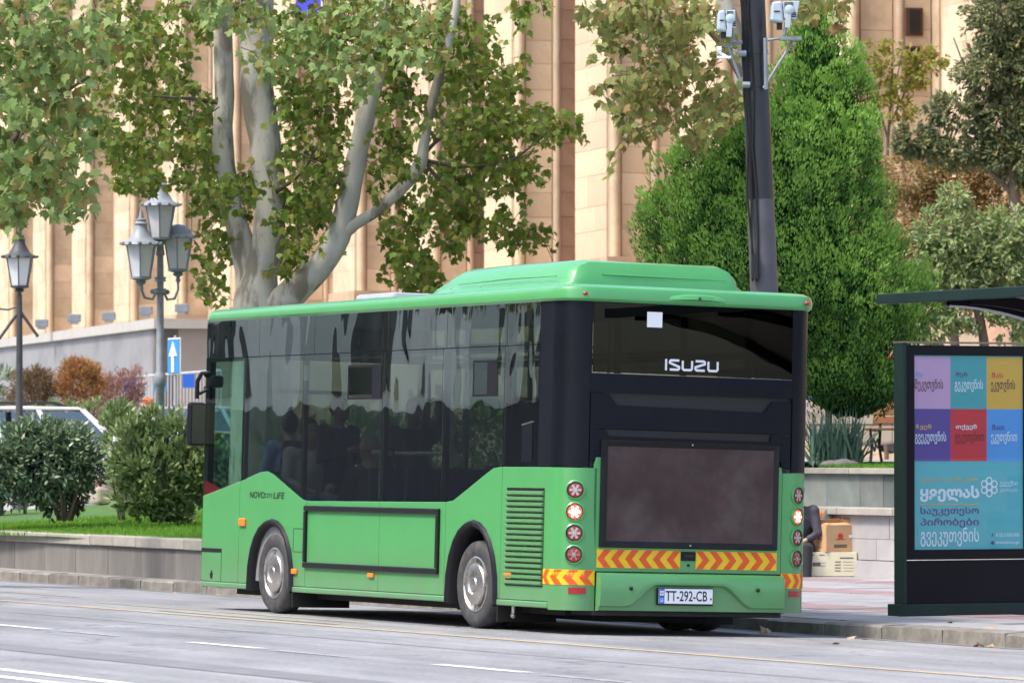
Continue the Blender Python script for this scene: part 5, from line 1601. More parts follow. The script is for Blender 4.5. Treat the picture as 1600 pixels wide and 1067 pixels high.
# ================================================================== CARS
def car(label, loc, rz, paint, kind='sedan', glassm=car_glass, lower=None, rack=False):
    r = thing('parked_car', label, 'car', loc, rz)
    suv = kind == 'suv'
    Lc, Wc = (4.5, 1.8) if suv else (4.35, 1.72)
    h1 = .98 if suv else .86     # shoulder
    hr = 1.68 if suv else 1.40
    gc = .26 if suv else .2
    wr_ = .35 if suv else .31
    f_, b_ = Lc/2, -Lc/2
    wf, wb = f_-.82, b_+.80
    def arc_(c, r__): return [(c+r__*math.cos(PI*i/8), wr_+r__*math.sin(PI*i/8)) for i in range(9)]
    low = [(b_+.04, gc+.1), (b_+.02, .55), (b_+.05, h1-.08)]
    if suv: low += [(b_+.12, h1)]
    else: low += [(b_+.25, h1+.02), (b_+.75, h1+.05)]
    low += [(0, h1+.02), (f_-1.2, h1+.01), (f_-.35, h1-.13), (f_-.06, h1-.26), (f_, .5), (f_-.03, gc+.08), (f_-.3, gc)]
    low += [(a, b) for a, b in arc_(wf, wr_+.06) if b > gc]
    low += [(0, gc)]
    low += [(a, b) for a, b in arc_(wb, wr_+.06) if b > gc]
    low += [(b_+.3, gc)]
    mb = MB()
    n = len(low)
    vs = []
    for y_, ins in ((-Wc/2+.07, .03), (-Wc/2, 0), (Wc/2, 0), (Wc/2-.07, .03)):
        for a, b in low: vs.append((a*(1-ins*.3), y_ if ins == 0 else y_, b))
    prism = MB().prism(low, lambda a, b, t: Vector((a, t, b)), -Wc/2, Wc/2)
    prism.build('body', paint, r, bevel=.045, smooth=None)
    # greenhouse
    wsb, wst = f_-1.25, f_-1.95
    rb, rt_ = (b_+.12, b_+.38) if suv else (b_+.72, b_+1.35)
    zsh = h1+.0
    def gh(x, y, z): return Vector((x, y, z))
    yb_, yt_ = Wc/2-.06, Wc/2-.22
    q = [gh(rb, 0, zsh), gh(rt_, 0, hr-.04), gh(wst, 0, hr-.04), gh(wsb, 0, zsh)]
    for s_ in (-1, 1):
        def sidep(t0, t1, z0=.05, z1=.93):
            lo0 = Vector((rb+(wsb-rb)*t0, s_*yb_, zsh)); 
            bl = Vector((rb+(wsb-rb)*t0, s_*yb_, zsh)); br_ = Vector((rb+(wsb-rb)*t1, s_*yb_, zsh))
            tl_ = Vector((rt_+(wst-rt_)*t0, s_*yt_, hr-.04)); tr_ = Vector((rt_+(wst-rt_)*t1, s_*yt_, hr-.04))
            return [bl.lerp(tl_, z0), br_.lerp(tr_, z0), br_.lerp(tr_, z1), bl.lerp(tl_, z1)]
        for t0, t1 in ((.05, .30), (.34, .62), (.66, .95)):
            p_ = sidep(t0, t1)
            nrm = Vector((0, s_*.006, 0))
            MB().add([x+nrm for x in p_]+[x for x in p_], [(0, 1, 2, 3), (7, 6, 5, 4), (0, 4, 5, 1), (1, 5, 6, 2), (2, 6, 7, 3), (3, 7, 4, 0)]).build('side_window', glassm, r)
        for t0, t1 in ((0, .05), (.30, .34), (.62, .66), (.95, 1.0)):
            p_ = sidep(t0, t1, 0, 1)
            MB().add([x for x in p_]+[x-Vector((0, s_*.04, 0)) for x in p_], [(0, 1, 2, 3), (7, 6, 5, 4), (0, 4, 5, 1), (1, 5, 6, 2), (2, 6, 7, 3), (3, 7, 4, 0)]).build('pillar', paint, r)
    def cross(xa, za, ya, xb, zb_, yb2, name, m):
        MB().add([(xa, -ya, za), (xa, ya, za), (xb, yb2, zb_), (xb, -yb2, zb_), (xa-.01, -ya, za-.01), (xa-.01, ya, za-.01), (xb-.01, yb2, zb_-.01), (xb-.01, -yb2, zb_-.01)], [(0, 1, 2, 3), (7, 6, 5, 4), (0, 4, 5, 1), (1, 5, 6, 2), (2, 6, 7, 3), (3, 7, 4, 0)]).build(name, m, r)
    cross(wsb, zsh, yb_-.04, wst, hr-.04, yt_-.04, 'windscreen', glassm)
    cross(rb, zsh, yb_-.04, rt_, hr-.04, yt_-.04, 'rear_window', glassm)
    MB().prism([(rt_-.03, hr-.06), (rt_+.1, hr-.01), ((rt_+wst)/2, hr+.01), (wst-.12, hr-.01), (wst+.03, hr-.06)], lambda a, b, t: Vector((a, t, b)), -yt_-.01, yt_+.01).build('roof', paint, r, bevel=.03)
    for wx in (wf, wb):
        for s_ in (-1, 1):
            M_ = frame_M((wx, s_*(Wc/2-.02), wr_), Vector((1, 0, 0)), Vector((0, 0, s_*1.0)), Vector((0, -s_*1.0, 0)) if False else Vector((1, 0, 0)).cross(Vector((0, 0, s_*1.0))))
            M_ = frame_M((wx, s_*(Wc/2-.01), wr_), Vector((1, 0, 0)), Vector((0, 0, -s_)), Vector((0, s_, 0)))
            wh = MB().lathe([(.19, -.2), (wr_-.01, -.19), (wr_, -.1), (wr_-.02, -.01), (.20, 0)], 24, M_).build('wheel', rubber, r, smooth=40)
            MB().lathe([(.20, -.03), (.195, .004), (.05, .012), (.001, .01)], 20, M_).build('rim', steel, wh, smooth=40)
    if lower:
        for s_ in (-1, 1): MB().bb((b_+.2, s_*(Wc/2+.004), gc+.02), (f_-.2, s_*(Wc/2-.02), .50)).build('lower_cladding', lower, r)
    for x_, nm in ((b_, 'rear_bumper'), (f_, 'front_bumper')):
        sg_ = -1 if x_ < 0 else 1
        MB().bb((x_+sg_*.05-sg_*.2, -Wc/2-.01, .28), (x_+sg_*.06, Wc/2+.01, .55)).build(nm, lower or paint, r, bevel=.05)
        MB().bb((x_+sg_*.062, -.26, .36), (x_+sg_*.068, .26, .47)).build('number_plate', plate_white, r)
        for s_ in (-1, 1):
            MB().bb((x_+sg_*.0-sg_*.12, s_*(Wc/2-.35), h1-.33), (x_+sg_*.02, s_*(Wc/2-.03), h1-.19)).build('headlight' if sg_ > 0 else 'tail_light', lampglass if sg_ > 0 else redlens, r, bevel=.02)
    for s_ in (-1, 1):
        for x_ in (.05, -.95):
            MB().bb((x_-.09, s_*(Wc/2+.002), h1-.155), (x_+.09, s_*(Wc/2+.026), h1-.125)).build('door_handle', chrome, r, bevel=.008)
        mb = MB()
        for x_ in (.28, -.68, 1.1): mb.bb((x_, s_*(Wc/2-.001), gc+.06), (x_+.008, s_*(Wc/2+.0015), h1-.02))
        mb.bb((b_+1.2, s_*(Wc/2-.001), .52), (f_-1.2, s_*(Wc/2+.006), .535))
        mb.build('door_seam', ink, r)
    if rack:
        for s_ in (-1, 1):
            MB().tube([(rt_+.1, s_*(yt_-.06), hr), (rt_+.25, s_*(yt_-.06), hr+.07), (wst-.5, s_*(yt_-.06), hr+.07), (wst-.3, s_*(yt_-.06), hr)], .018, 6).build('roof_rail', iron, r, smooth=60)
    return r
q_ = PX(195, 690, 82)
car('white estate car with roof rails behind the round laurel bush', (q_.x-1.0, 82, .60), rad(8), white, 'suv', rack=True)
q_ = PX(147, 780, 76)
car('beige car with its grey bumper and plate showing between the two laurel bushes', (q_.x+1.86, 76.9, .45), rad(22), beige, 'sedan')
q_ = PX(1283, 637, 76)
car('beige saloon car parked behind the yucca and the wooden bench', (q_.x+.72, 76, 1.42), rad(2), beige, 'sedan')
q_ = PX(1420, 605, 84)
car('red car whose roof shows behind the beige saloon', (q_.x+1.2, 84, 1.5), rad(0), redcar, 'suv')
q_ = PX(300, 660, 104)
car('silver car parked in front of the metal railing, seen beside the bus mirror', (q_.x+1.1, 104, .80), rad(5), silvcar, 'suv')
q_ = PX(215, 660, 108)
car('grey car parked behind the person with the orange hat', (q_.x-.2, 108, .80), rad(5), silvcar, 'sedan')

# ================================================================== BUILDING
fd = Vector((-math.sin(rad(15.5)), math.cos(rad(15.5)), 0))     # along the front, away from us
fn_ = Vector((-math.cos(rad(15.5)), -math.sin(rad(15.5)), 0))   # out of the front
F0 = Vector((1.79, 110.0, 0))
bd = thing('government_building', 'monumental golden stone building with a row of tall square piers behind the trees', 'building', M=frame_M(F0, fd, -fn_, Vector((0, 0, 1))))
# local frame: x along the front (away), y into the building, z up
ZF = 5.35
pitch = 7.9
near0 = 1.25   # right edge of the pier whose bright front starts at 908
def fl_(x0, x1, y0, y1, z0, z1, name, m, par=bd):
    return MB().bb((x0, y0, z0), (x1, y1, z1)).build(name, m, par)
HT = 24
fl_(-60, 110, 3.2, 3.6, 0, HT, 'rear_wall', tufa_shade)  # back wall carries the painted recess shade
fl_(-60, 110, -.6, 3.2, ZF-5.2, ZF-.05, 'plinth', tufaj)
fl_(-60, 110, 1.9, 3.2, ZF-.05, ZF+.15, 'plinth_step', tufaj)
blockm = {}
def blk(sx_, sy_, sz_, m):
    k = (round(sx_, 2), round(sy_, 2), round(sz_, 2), m.name)
    if k not in blockm:
        blockm[k] = MB().box((0, 0, 0), (sx_, sy_, sz_)).mesh('stone_block', [m])
    return blockm[k]
nblocks = 0
vis = (-3, -2, -1, 0, 1, 2, 3, 4, 5, 6, 7)
for i in range(-6, 12):
    x1 = near0+pitch*i           # far corner of the front face is x1, near corner x0
    x0 = x1-2.75
    pier = MB()
    # stepped plan, from the front back
    pier.bb((x0+.14, .02, ZF+.5), (x1-.02, 1.55, HT))
    pier.bb((x0-.32, .95, ZF+.5), (x0+.13, 1.55, HT))
    pier.bb((x0-.75, 1.56, ZF+.5), (x1, 3.2, HT))
    po = pier.build('pier', tufaj, bd)
    MB().lathe([(.12, 0), (.12, HT-ZF-.5)], 16, Matrix.Translation((x0+.12, .14, ZF+.5))).build('colonnette', tufa, bd, smooth=60)
    MB().lathe([(.09, 0), (.09, HT-ZF-.5)], 10, Matrix.Translation((x0-.30, .95, ZF+.5))).build('colonnette', tufaj, bd, smooth=60)
    MB().bb((x0-.10, -.12, ZF-.06), (x1+.12, 1.6, ZF+.5)).bb((x0-.5, .9, ZF-.06), (x0+.2, 1.6, ZF+.5)).build('pier_base', tufaj, bd)
    small = MB()
    full = i in (-1, 0, 1)
    zc = ZF+.5; c = 0
    hs = [.62, .55, .7, .58]
    while zc < 16.5:
        h_ = hs[(c+i) % 4]
        spx = [x0+.26, x0+.26+(.9 if c % 2 else 1.45), x1]
        for a, b in zip(spx, spx[1:]):
            if full and zc < 13: link('stone_block', blk(b-a-.008, .05, h_-.008, tufa), bd, ((a+b)/2, -.0+R.uniform(0, .006), zc+h_/2)); nblocks += 1
            else: small.box(((a+b)/2, R.uniform(0, .006), zc+h_/2), (b-a-.005, .05, h_-.005))
        for (xf, ya, yb2) in ((x0+.12, .28, .93), (x0-.34, .98, 1.54), (x0-.77, 1.6, 2.35), (x0-.77, 2.36, 3.18)):
            shaded = xf < x0-.1 and i in (1, 2, 3, 6)  # deeper bays: shade painted on the inner returns
            if c % 2 and xf == x0-.77: yy = [(ya, yb2)]
            else: yy = [(ya, yb2)]
            for a, b in yy:
                if full and zc < 13: link('stone_block', blk(.05, b-a-.008, h_-.008, tufa_shade if shaded else (tufa if xf > x0-.5 else tufaj)), bd, (xf+R.uniform(0, .006), (a+b)/2, zc+h_/2)); nblocks += 1
                else: small.box((xf+R.uniform(0, .006), (a+b)/2, zc+h_/2), (.05, b-a-.008, h_-.008), None, 1 if shaded else 0)
        zc += h_; c += 1
    stuff(small.build('stone_facing', [pm('tufa_facing_%d' % (i+6), (.60, .455, .30), .85, 0, .16, 1.6, isl=.14, col2=(.50, .365, .24), c2s=.9, c2t=(.45, .65)), tufa_shade], bd))
    # window in the bay behind
    xc = x1+2.4
    for z0_ in (ZF+1.0, ZF+4.6, ZF+8.2):
        wf_ = fl_(xc-1.0, xc+1.6, 3.05, 3.19, z0_, z0_+1.9, 'window', winbrown)
        fl_(xc-.9, xc+.25, 3.03, 3.045, z0_+.1, z0_+1.8, 'pane', windark, wf_); fl_(xc+.35, xc+1.5, 3.03, 3.045, z0_+.1, z0_+1.8, 'pane', windark, wf_)
# small dark windows seen on pier flanks at the right
for (px_, py0, py1, Y) in ((1384, 28, 68, 97.3), (1385, 82, 150, 97.3), (738, 397, 420, 120)):
    pass

for z0_, z1_ in ((9.45, 9.98), (8.45, 9.25)):
    wf_ = fl_(-17.72, -17.67, 1.02, 1.36, z0_, z1_, 'window', winbrown)
    fl_(-17.735, -17.722, 1.09, 1.30, z0_+.05, z1_-.04, 'pane', windark, wf_)
# retaining wall of the terrace
C0 = Vector((-9.78, 135, 0))
rw_ = thing('retaining_wall', 'high plain grey terrace wall with pale coping in front of the stone building', 'wall')
def wallseg(a, b, z0, z1, th, name, m, par=rw_, ins=0):
    d = (b-a).normalized(); n = Vector((d.y, -d.x, 0))
    vs = []
    for p in (a, b):
        for t in (ins, th):
            for z in (z0, z1):
                q = p-n*t; vs.append((q.x, q.y, z))
    return MB().add(vs, [(0, 1, 5, 4), (2, 6, 7, 3), (1, 3, 7, 5), (0, 4, 6, 2), (0, 2, 3, 1), (4, 5, 7, 6)]).build(name, m, par)
C1 = C0+fd*70
C2 = C0-fn_*(-1)*0+Vector((math.cos(rad(15.5)), math.sin(rad(15.5)), 0))*9
wallseg(C1, C0, 0, 4.92, .6, 'wall_face', greywall)
wallseg(C0, C2, 0, 4.92, .6, 'wall_return', greywall2)
wallseg(C1, C0+(-fd)*.12, 4.923, 5.20, .9, 'coping', copingm, ins=-.12)
wallseg(C0+Vector((-.1, -.1, 0)), C2, 4.926, 5.19, .9, 'coping', copingm, ins=-.12)
g = MB(); g.add([tuple(C1-fn_*.5)[:2]+(5.1,), tuple(C0-fn_*.5)[:2]+(5.1,), tuple(C2)[:2]+(5.1,), tuple(C2+fd*80)[:2]+(5.1,)], [(0, 1, 2, 3)])
struct(g.build('terrace_ground', ground2))
for i, (px_, py_) in enumerate(((65, 502), (116, 494), (170, 491), (228, 482), (284, 478))):
    Yf = 150-i*2.2
    p = PX(px_, py_, Yf)
    f_ = thing('floodlight', ['first', 'second', 'third', 'fourth', 'fifth'][i]+' small grey floodlight from the left on the terrace coping', 'floodlight', (p.x, Yf, p.z-.20))
    MB().bb((-.2, -.1, .02), (.2, .1, .26)).build('housing', brkt, f_, bevel=.02); MB().bb((-.12, -.12, -.05), (.12, .12, .02)).build('foot', brkt, f_)
# metal railing with blue signs
fc = thing('metal_railing', 'pale metal railing of upright bars with blue signs behind the lamp post', 'fence')
Yr = 112
pa_, pb_ = PX(196, 640, Yr+6), PX(345, 640, Yr-4)
dz = (PX(250, 583, Yr).z-PX(250, 644, Yr).z)
z0_ = PX(250, 644, Yr).z
d_ = pb_-pa_
barm = MB().tube([(0, 0, 0), (0, 0, dz)], .013, 5).mesh('railing_bar', [mesh_metal])
nb_ = 30
for i in range(nb_+1):
    p = pa_+d_*i/nb_
    link('railing_bar', barm, fc, (p.x, p.y, z0_))
for z_ in (z0_, z0_+dz, z0_+dz*.1):
    MB().tube([(pa_.x, pa_.y, z_), (pb_.x, pb_.y, z_)], .025, 6).build('rail', mesh_metal, fc)
wallseg(Vector((pa_.x, pa_.y+.2, 0)), Vector((pb_.x, pb_.y+.2, 0)), 0, z0_, .3, 'base_wall', greywall, fc)
for k, (px_, py0, py1, w_) in enumerate(((206, 590, 612, 20), (253, 590, 611, 20), (297, 585, 606, 18))):
    p = PX(px_, (py0+py1)/2, Yr-2)
    MB().box((p.x, Yr-2.5, p.z), (w_/F*Yr, .03, (py1-py0)/F*Yr)).build('blue_sign', signblue if k == 1 else plate_blue, fc)
# blue banner glimpsed high through the leaves
fb = thing('banner', 'small blue banner glimpsed through the leaves at the top edge', 'banner', PX(482, 12, 108))
MB().box((0, 0, 0), (.55, .02, .5)).build('cloth', pm('banner_blue', (.08, .08, .65), .6), fb); MB().tube([(.3, 0, -.3), (.3, 0, 1.0)], .02, 6).build('staff', white, fb)

# opposite side of the street: seen only as reflections in the bus windows
ob = thing('opposite_building', 'pale stone street front across the road, seen mirrored in the bus windows', 'building')
pale = pm('opposite_pale_stone', (.70, .71, .62), .85, 0, .08, .5)
dk = pm('opposite_dark_opening', (.02, .025, .025), .4, 0, .2, 1)
dstone = pm('opposite_dark_base', (.045, .042, .045), .7, 0, .3, .6)
def ob_(u0, u1, v0, v1, z0, z1, name, m): return rbox(u0, u1, v0, v1, z0, z1, name, m, ob)
ob_(-5, 140, -36, -24, 0, 20, 'front_wall', pale)
ob_(-5, 140, -23.99, -23.7, .3, 3.7, 'base_course', dstone)
ux = 8; k = 0
while ux < 130:
    w_ = (1.5, 2.2, 1.1, 1.8, 2.6)[k % 5]
    ob_(ux, ux+w_, -23.985, -23.9, 4.0 if k % 3 else 3.75, (9.5, 5.6, 9.5, 6.4)[k % 4], 'window', dk)
    if k % 4 in (1, 3): ob_(ux+.2, ux+w_-.2, -23.985, -23.9, 7.0, 9.6, 'window', dk)
    if k % 2: ob_(ux+w_+.7, ux+w_+1.5, -23.98, -22.9, 3.71, 12, 'pilaster', pale)
    ux += 4.3; k += 1
strip('far_pavement', [-24, -16.5], [-40, 140], lambda u, v: zroad(-12)+.12, pavem)

# ================================================================== VEGETATION
def leaf_poly(kind, r_=None):
    if kind == 'plane':
        pts = [(0, 0), (.22, -.06), (.30, .10), (.52, .16), (.38, .32), (.44, .52), (.22, .52), (.12, .70), (0, 1.0), (-.12, .70), (-.22, .52), (-.44, .52), (-.38, .32), (-.52, .16), (-.30, .10), (-.22, -.06)]
        return pts
    if kind == 'oval':
        return [(0, 0), (.17, .25), (.19, .55), (0, 1), (-.19, .55), (-.17, .25)]
    return [(0, 0), (.10, .4), (0, 1), (-.10, .4)]
PLANE, OVAL, NARROW = leaf_poly('plane'), leaf_poly('oval'), leaf_poly('narrow')
def add_leaf(mb, p, d, n, size, shape, fold=.15):
    d = d.normalized(); s_ = d.cross(n)
    if s_.length < 1e-4: s_ = d.orthogonal()
    s_.normalize(); n = s_.cross(d)
    vs = [p+(s_*a+d*b)*size+n*(-abs(a)*fold*size-.12*size*b*b) for a, b in shape]
    mb.add(vs, [tuple(range(len(vs)))])
def rv(r_=R):
    while True:
        v = Vector((r_.uniform(-1, 1), r_.uniform(-1, 1), r_.uniform(-1, 1)))
        if .05 < v.length < 1: return v
leafmesh = {}
def leaf_mesh(mat_):
    if mat_.name not in leafmesh:
        mb = MB(); add_leaf(mb, Vector((0, 0, 0)), Vector((0, 0, -1)), Vector((0, -1, 0)), 1, PLANE)
        leafmesh[mat_.name] = mb.mesh('leaf', [mat_])
    return leafmesh[mat_.name]
def plane_crown(parent, clumps, Y, dY, mat_, size=(.12, .19), nparts=200, seed=1, per=16):
    """clumps: (x, y, rx, ry, sprays) in picture units turned into metres at depth Y"""
    r_ = random.Random(seed)
    mb = MB(); tw = MB(); parts = []
    for (cx_, cy_, rx, ry, n) in clumps:
        for _ in range(n):
            while True:
                a, b = r_.uniform(-1, 1), r_.uniform(-1, 1)
                if a*a+b*b < 1: break
            yy = Y+r_.uniform(-dY, dY)
            c = PX(cx_+a*rx, cy_+b*ry, yy)
            k = yy/F
            # a drooping spray of leaves along a short twig
            dr = Vector((r_.uniform(-1, 1), r_.uniform(-1, 1), r_.uniform(-.9, .1))).normalized()
            ln = r_.uniform(.22, .5)
            tw.tube([c-dr*ln*.5, c+Vector((0, 0, .03)), c+dr*ln*.5-Vector((0, 0, .05))], [.007, .005, .003], 4, cap=False)
            for j in range(per):
                t = r_.uniform(-.5, .55)
                p = c+dr*ln*t+rv(r_)*.13
                d = Vector((r_.uniform(-.8, .8), r_.uniform(-.8, .8), r_.uniform(-1.2, .15)))
                nn = Vector((r_.uniform(-1, 1), r_.uniform(-1.2, .4), r_.uniform(-.2, 1)))
                s_ = r_.uniform(*size)
                if len(parts) < nparts and yy < Y-dY*.35 and r_.random() < .12:
                    parts.append((p, d, nn, s_))
                else:
                    add_leaf(mb, p, d, nn, s_, PLANE)
    o = mb.build('foliage', mat_, parent, fix=False); stuff(o)
    stuff(tw.build('twigs', barkd, parent))
    lm_ = leaf_mesh(mat_)
    for p, d, nn, s_ in parts:
        d = d.normalized(); sv = d.cross(nn).normalized(); nn = sv.cross(d)
        o = bpy.data.objects.new('leaf', lm_); COL.objects.link(o); o.parent = parent
        # mesh leaf points along -z with its face towards -y
        o.matrix_local = frame_M(p, sv, -nn, -d) @ Matrix.Scale(s_, 4)
def limb(parent, name, pts, Y, m, seg=12, wob=.0, close=True):
    """pts: (x, y, half width) in picture units, depth offset optional"""
    P, rr = [], []
    for q in pts:
        yy = Y+(q[3] if len(q) > 3 else 0)
        P.append(PX(q[0], q[1], yy)); rr.append(q[2]*yy/F)
    # smooth with Catmull-Rom
    SP_, SR = [], []
    for i in range(len(P)-1):
        p0, p1, p2, p3 = P[max(i-1, 0)], P[i], P[i+1], P[min(i+2, len(P)-1)]
        for t in (0, .25, .5, .75):
            t2, t3 = t*t, t*t*t
            SP_.append(.5*((2*p1)+(p2-p0)*t+(2*p0-5*p1+4*p2-p3)*t2+(3*p1-p0-3*p2+p3)*t3)); SR.append(rr[i]+(rr[i+1]-rr[i])*t)
    SP_.append(P[-1]); SR.append(rr[-1])
    mb = MB().tube(SP_, SR, seg)
    if wob:
        mb.v = [tuple(Vector(v)+Vector((pnoise(Vector(v)*3), pnoise(Vector(v)*3+Vector((9, 0, 0))), 0))*wob) for v in mb.v]
    return mb.build(name, m, parent, smooth=60)
YT = 62.0
ct = thing('plane_tree', 'large plane tree with pale smooth trunks rising behind the front of the bus', 'tree', (PX(410, 500, YT).x, YT, .6))
ct.location = (0, 0, 0)
limb(ct, 'trunk', [(408, 800, 52), (408, 600, 47), (406, 520, 42), (402, 470, 36), (408, 430, 27), (418, 380, 25), (424, 320, 24), (416, 240, 25), (404, 160, 26), (400, 80, 25), (402, 0, 27), (405, -120, 25)], YT, bark, 16, .03)
limb(ct, 'trunk', [(398, 540, 30, .1), (392, 440, 24, .15), (378, 380, 20, .15), (358, 310, 17, .15), (350, 240, 17, .15), (350, 150, 16, .15), (350, 60, 14, .15), (352, -120, 12, .15)], YT, bark, 14, .03)
limb(ct, 'branch', [(398, 560, 28, -.1), (425, 490, 24, -.1), (460, 455, 23, -.15), (500, 415, 21, -.2), (528, 370, 20, -.2), (542, 320, 18, -.2), (556, 250, 16, -.2), (574, 170, 15, -.2), (592, 90, 14, -.2), (612, -100, 12, -.2)], YT, bark, 14, .02)
limb(ct, 'branch', [(528, 372, 12, -.2), (556, 350, 9, -.3), (590, 328, 9, -.35), (630, 292, 9.5, -.4), (657, 255, 10.5, -.4), (664, 215, 8, -.4), (680, 140, 7.5, -.4), (705, 50, 7, -.4), (725, -80, 5, -.4)], YT, bark, 10, .012)
for q in ([(660, 250, 4), (690, 285, 3), (725, 320, 2)], [(655, 250, 4), (690, 215, 3), (740, 195, 2)], [(545, 300, 5), (500, 260, 3), (470, 240, 2)], [(340, 160, 5), (300, 155, 3), (240, 150, 2)], [(430, 300, 5), (470, 270, 3), (500, 220, 2)], [(660, 250, 4), (720, 260, 3), (800, 250, 2), (860, 200, 1)]):
    limb(ct, 'branch', q, YT-.3, barkd, 6)
clC = [(235, 40, 110, 45, 52), (215, 120, 75, 60, 40), (200, 215, 62, 55, 34), (275, 190, 58, 70, 44), (312, 285, 42, 55, 28), (215, 265, 35, 45, 18), (332, 385, 24, 48, 12), (330, 450, 16, 24, 5),
       (350, 15, 70, 30, 24), (480, 70, 75, 75, 62), (490, 180, 62, 60, 46), (475, 280, 58, 50, 36), (470, 350, 52, 40, 24), (445, 400, 30, 28, 10), (480, 400, 30, 25, 7), (375, 310, 28, 30, 12), (385, 285, 50, 22, 12),
       (560, 60, 65, 65, 44), (620, 50, 60, 55, 38), (625, 165, 36, 70, 26), (612, 270, 34, 55, 20), (620, 370, 40, 28, 14), (640, 420, 42, 32, 20), (655, 445, 36, 22, 8),
       (715, 70, 62, 70, 50), (735, 170, 62, 65, 46), (720, 260, 62, 50, 34), (700, 330, 48, 34, 20), (775, 190, 44, 50, 20), (835, 190, 48, 24, 17), (895, 205, 24, 11, 5), (775, 275, 44, 34, 14), (825, 265, 30, 26, 7), (765, 345, 46, 24, 15), (825, 375, 34, 14, 8), (715, 380, 30, 22, 7), (790, 110, 22, 40, 8), (830, 20, 35, 18, 6), (945, 25, 22, 28, 7)]
clC = [(a, b, c, d, int(e*.98)+1) for a, b, c, d, e in clC]
plane_crown(ct, clC, YT+.75, 1.9, leafg, (.08, .14), 280, 3, 13)
plane_crown(ct, [(520, 30, 120, 30, 16), (470, 90, 80, 30, 10), (360, 20, 60, 25, 8), (560, 110, 70, 60, 14), (660, 60, 50, 50, 8)], YT-2.3, .6, leafl, (.10, .15), 0, 13, 12)
lt = thing('plane_tree', 'light green plane tree hanging in from the left edge of the picture', 'tree')
limb(lt, 'trunk', [(-60, 900, 38), (-62, 600, 34), (-45, 400, 30), (-22, 250, 26), (-40, 60, 22), (-60, -150, 18)], 57, bark, 14, .02)
limb(lt, 'branch', [(-30, 300, 10), (20, 220, 6), (80, 160, 4), (140, 120, 2)], 57, barkd, 6)
plane_crown(lt, [(40, 40, 90, 60, 44), (60, 130, 85, 60, 44), (50, 215, 85, 50, 38), (80, 275, 60, 40, 22), (115, 315, 24, 24, 8), (20, 325, 30, 20, 9), (140, 60, 50, 50, 18), (20, 280, 40, 40, 20)], 56.5, 1.6, leafl, (.11, .175), 220, 5, 12)
rt = thing('plane_tree', 'olive brown plane tree foliage hanging left of the black pole', 'tree')
limb(rt, 'trunk', [(1185, 900, 22), (1185, 500, 20), (1180, 250, 17), (1150, 60, 14), (1100, -80, 11)], 70, bark, 12, .02)
limb(rt, 'branch', [(1160, 120, 9), (1110, 50, 6), (1050, 40, 4), (980, 80, 2)], 66, barkd, 6)
plane_crown(rt, [(1010, 25, 100, 36, 40), (1000, 95, 75, 46, 30), (985, 155, 50, 36, 14), (1060, 150, 50, 42, 13), (1090, 60, 55, 60, 24), (1125, 160, 34, 50, 16), (1100, 215, 34, 18, 5), (1000, 208, 38, 16, 6), (970, 235, 12, 10, 1), (1290, 15, 46, 16, 7), (1320, 30, 20, 14, 2)], 60, 1.4, leafb, (.10, .165), 220, 9, 11)

# generic leafy crown for shrubs and distant trees
def crown(parent, blobs, mat_, shape, size, n, seed=0, tw=None, up=.2, name='foliage'):
    """blobs: centre, radii in metres. Leaves gather in clumps near each blob's skin."""
    r_ = random.Random(seed)
    mb = MB()
    tot = sum(b[1][0]*b[1][2] for b in blobs)
    for c, rd in blobs:
        c = Vector(c)
        k = int(n*rd[0]*rd[2]/tot)
        ncl = max(3, k//22)
        for _ in range(ncl):
            d = rv(r_).normalized(); q = r_.uniform(.55, 1.02)
            cc = c+Vector((d.x*rd[0], d.y*rd[1], d.z*rd[2]))*q
            cr = r_.uniform(.10, .20)*min(rd[0], rd[2])**.6+.02
            for j in range(22):
                p = cc+rv(r_)*cr
                dd = (d*.7+rv(r_)*.9+Vector((0, 0, up)))
                add_leaf(mb, p, dd, rv(r_)+Vector((0, -.3, .8)), r_.uniform(*size), shape)
    o = mb.build(name, mat_, parent, fix=False)
    return stuff(o)
def at(px_, py_, Y): return PX(px_, py_, Y)
def blobs(Y, lst):
    k = Y/F
    out = []
    for (x, y, rx, ry, *dy) in lst:
        rr_ = (rx+ry)/2*k
        out.append((PX(x, y, Y+(dy[0] if dy else 0)), (rx*k, max(rr_*.8, .15), ry*k)))
    return out
def stems(parent, px_, py0, py1, Y, n, spread, m=trunkd, r0=.03):
    mb = MB()
    for i in range(n):
        a = R.uniform(-1, 1); b = R.uniform(-1, 1)
        p0 = PX(px_+a*spread*.25, py0, Y)+Vector((0, b*.1, 0)); p1 = PX(px_+a*spread, py1, Y)+Vector((0, b*.4, 0))
        mb.tube([p0, (p0+p1)/2+rv()*.06, p1], [r0, r0*.7, r0*.3], 6)
    return mb.build('stems', m, parent)
# street tree across the road, seen mirrored in the rear side windows
ot = thing('street_tree', 'dark street tree across the road, mirrored in the rear side windows', 'tree')
tp = S(31, -17.5, .2)
MB().tube([tp, tp+Vector((0, 0, 2)), tp+Vector((.2, 0, 5))], [.2, .17, .1], 10).build('trunk', trunkd, ot, smooth=50)
cb_ = S(31, -15.5, 6.3)
crown(ot, [(cb_, (3.6, 3.0, 2.2)), (cb_+FW*3+Vector((0, 0, .6)), (2.4, 2.2, 1.8)), (cb_-FW*3+Vector((0, 0, .4)), (2.6, 2.2, 1.9))], darkleaf, OVAL, (.2, .34), 6500, 71)
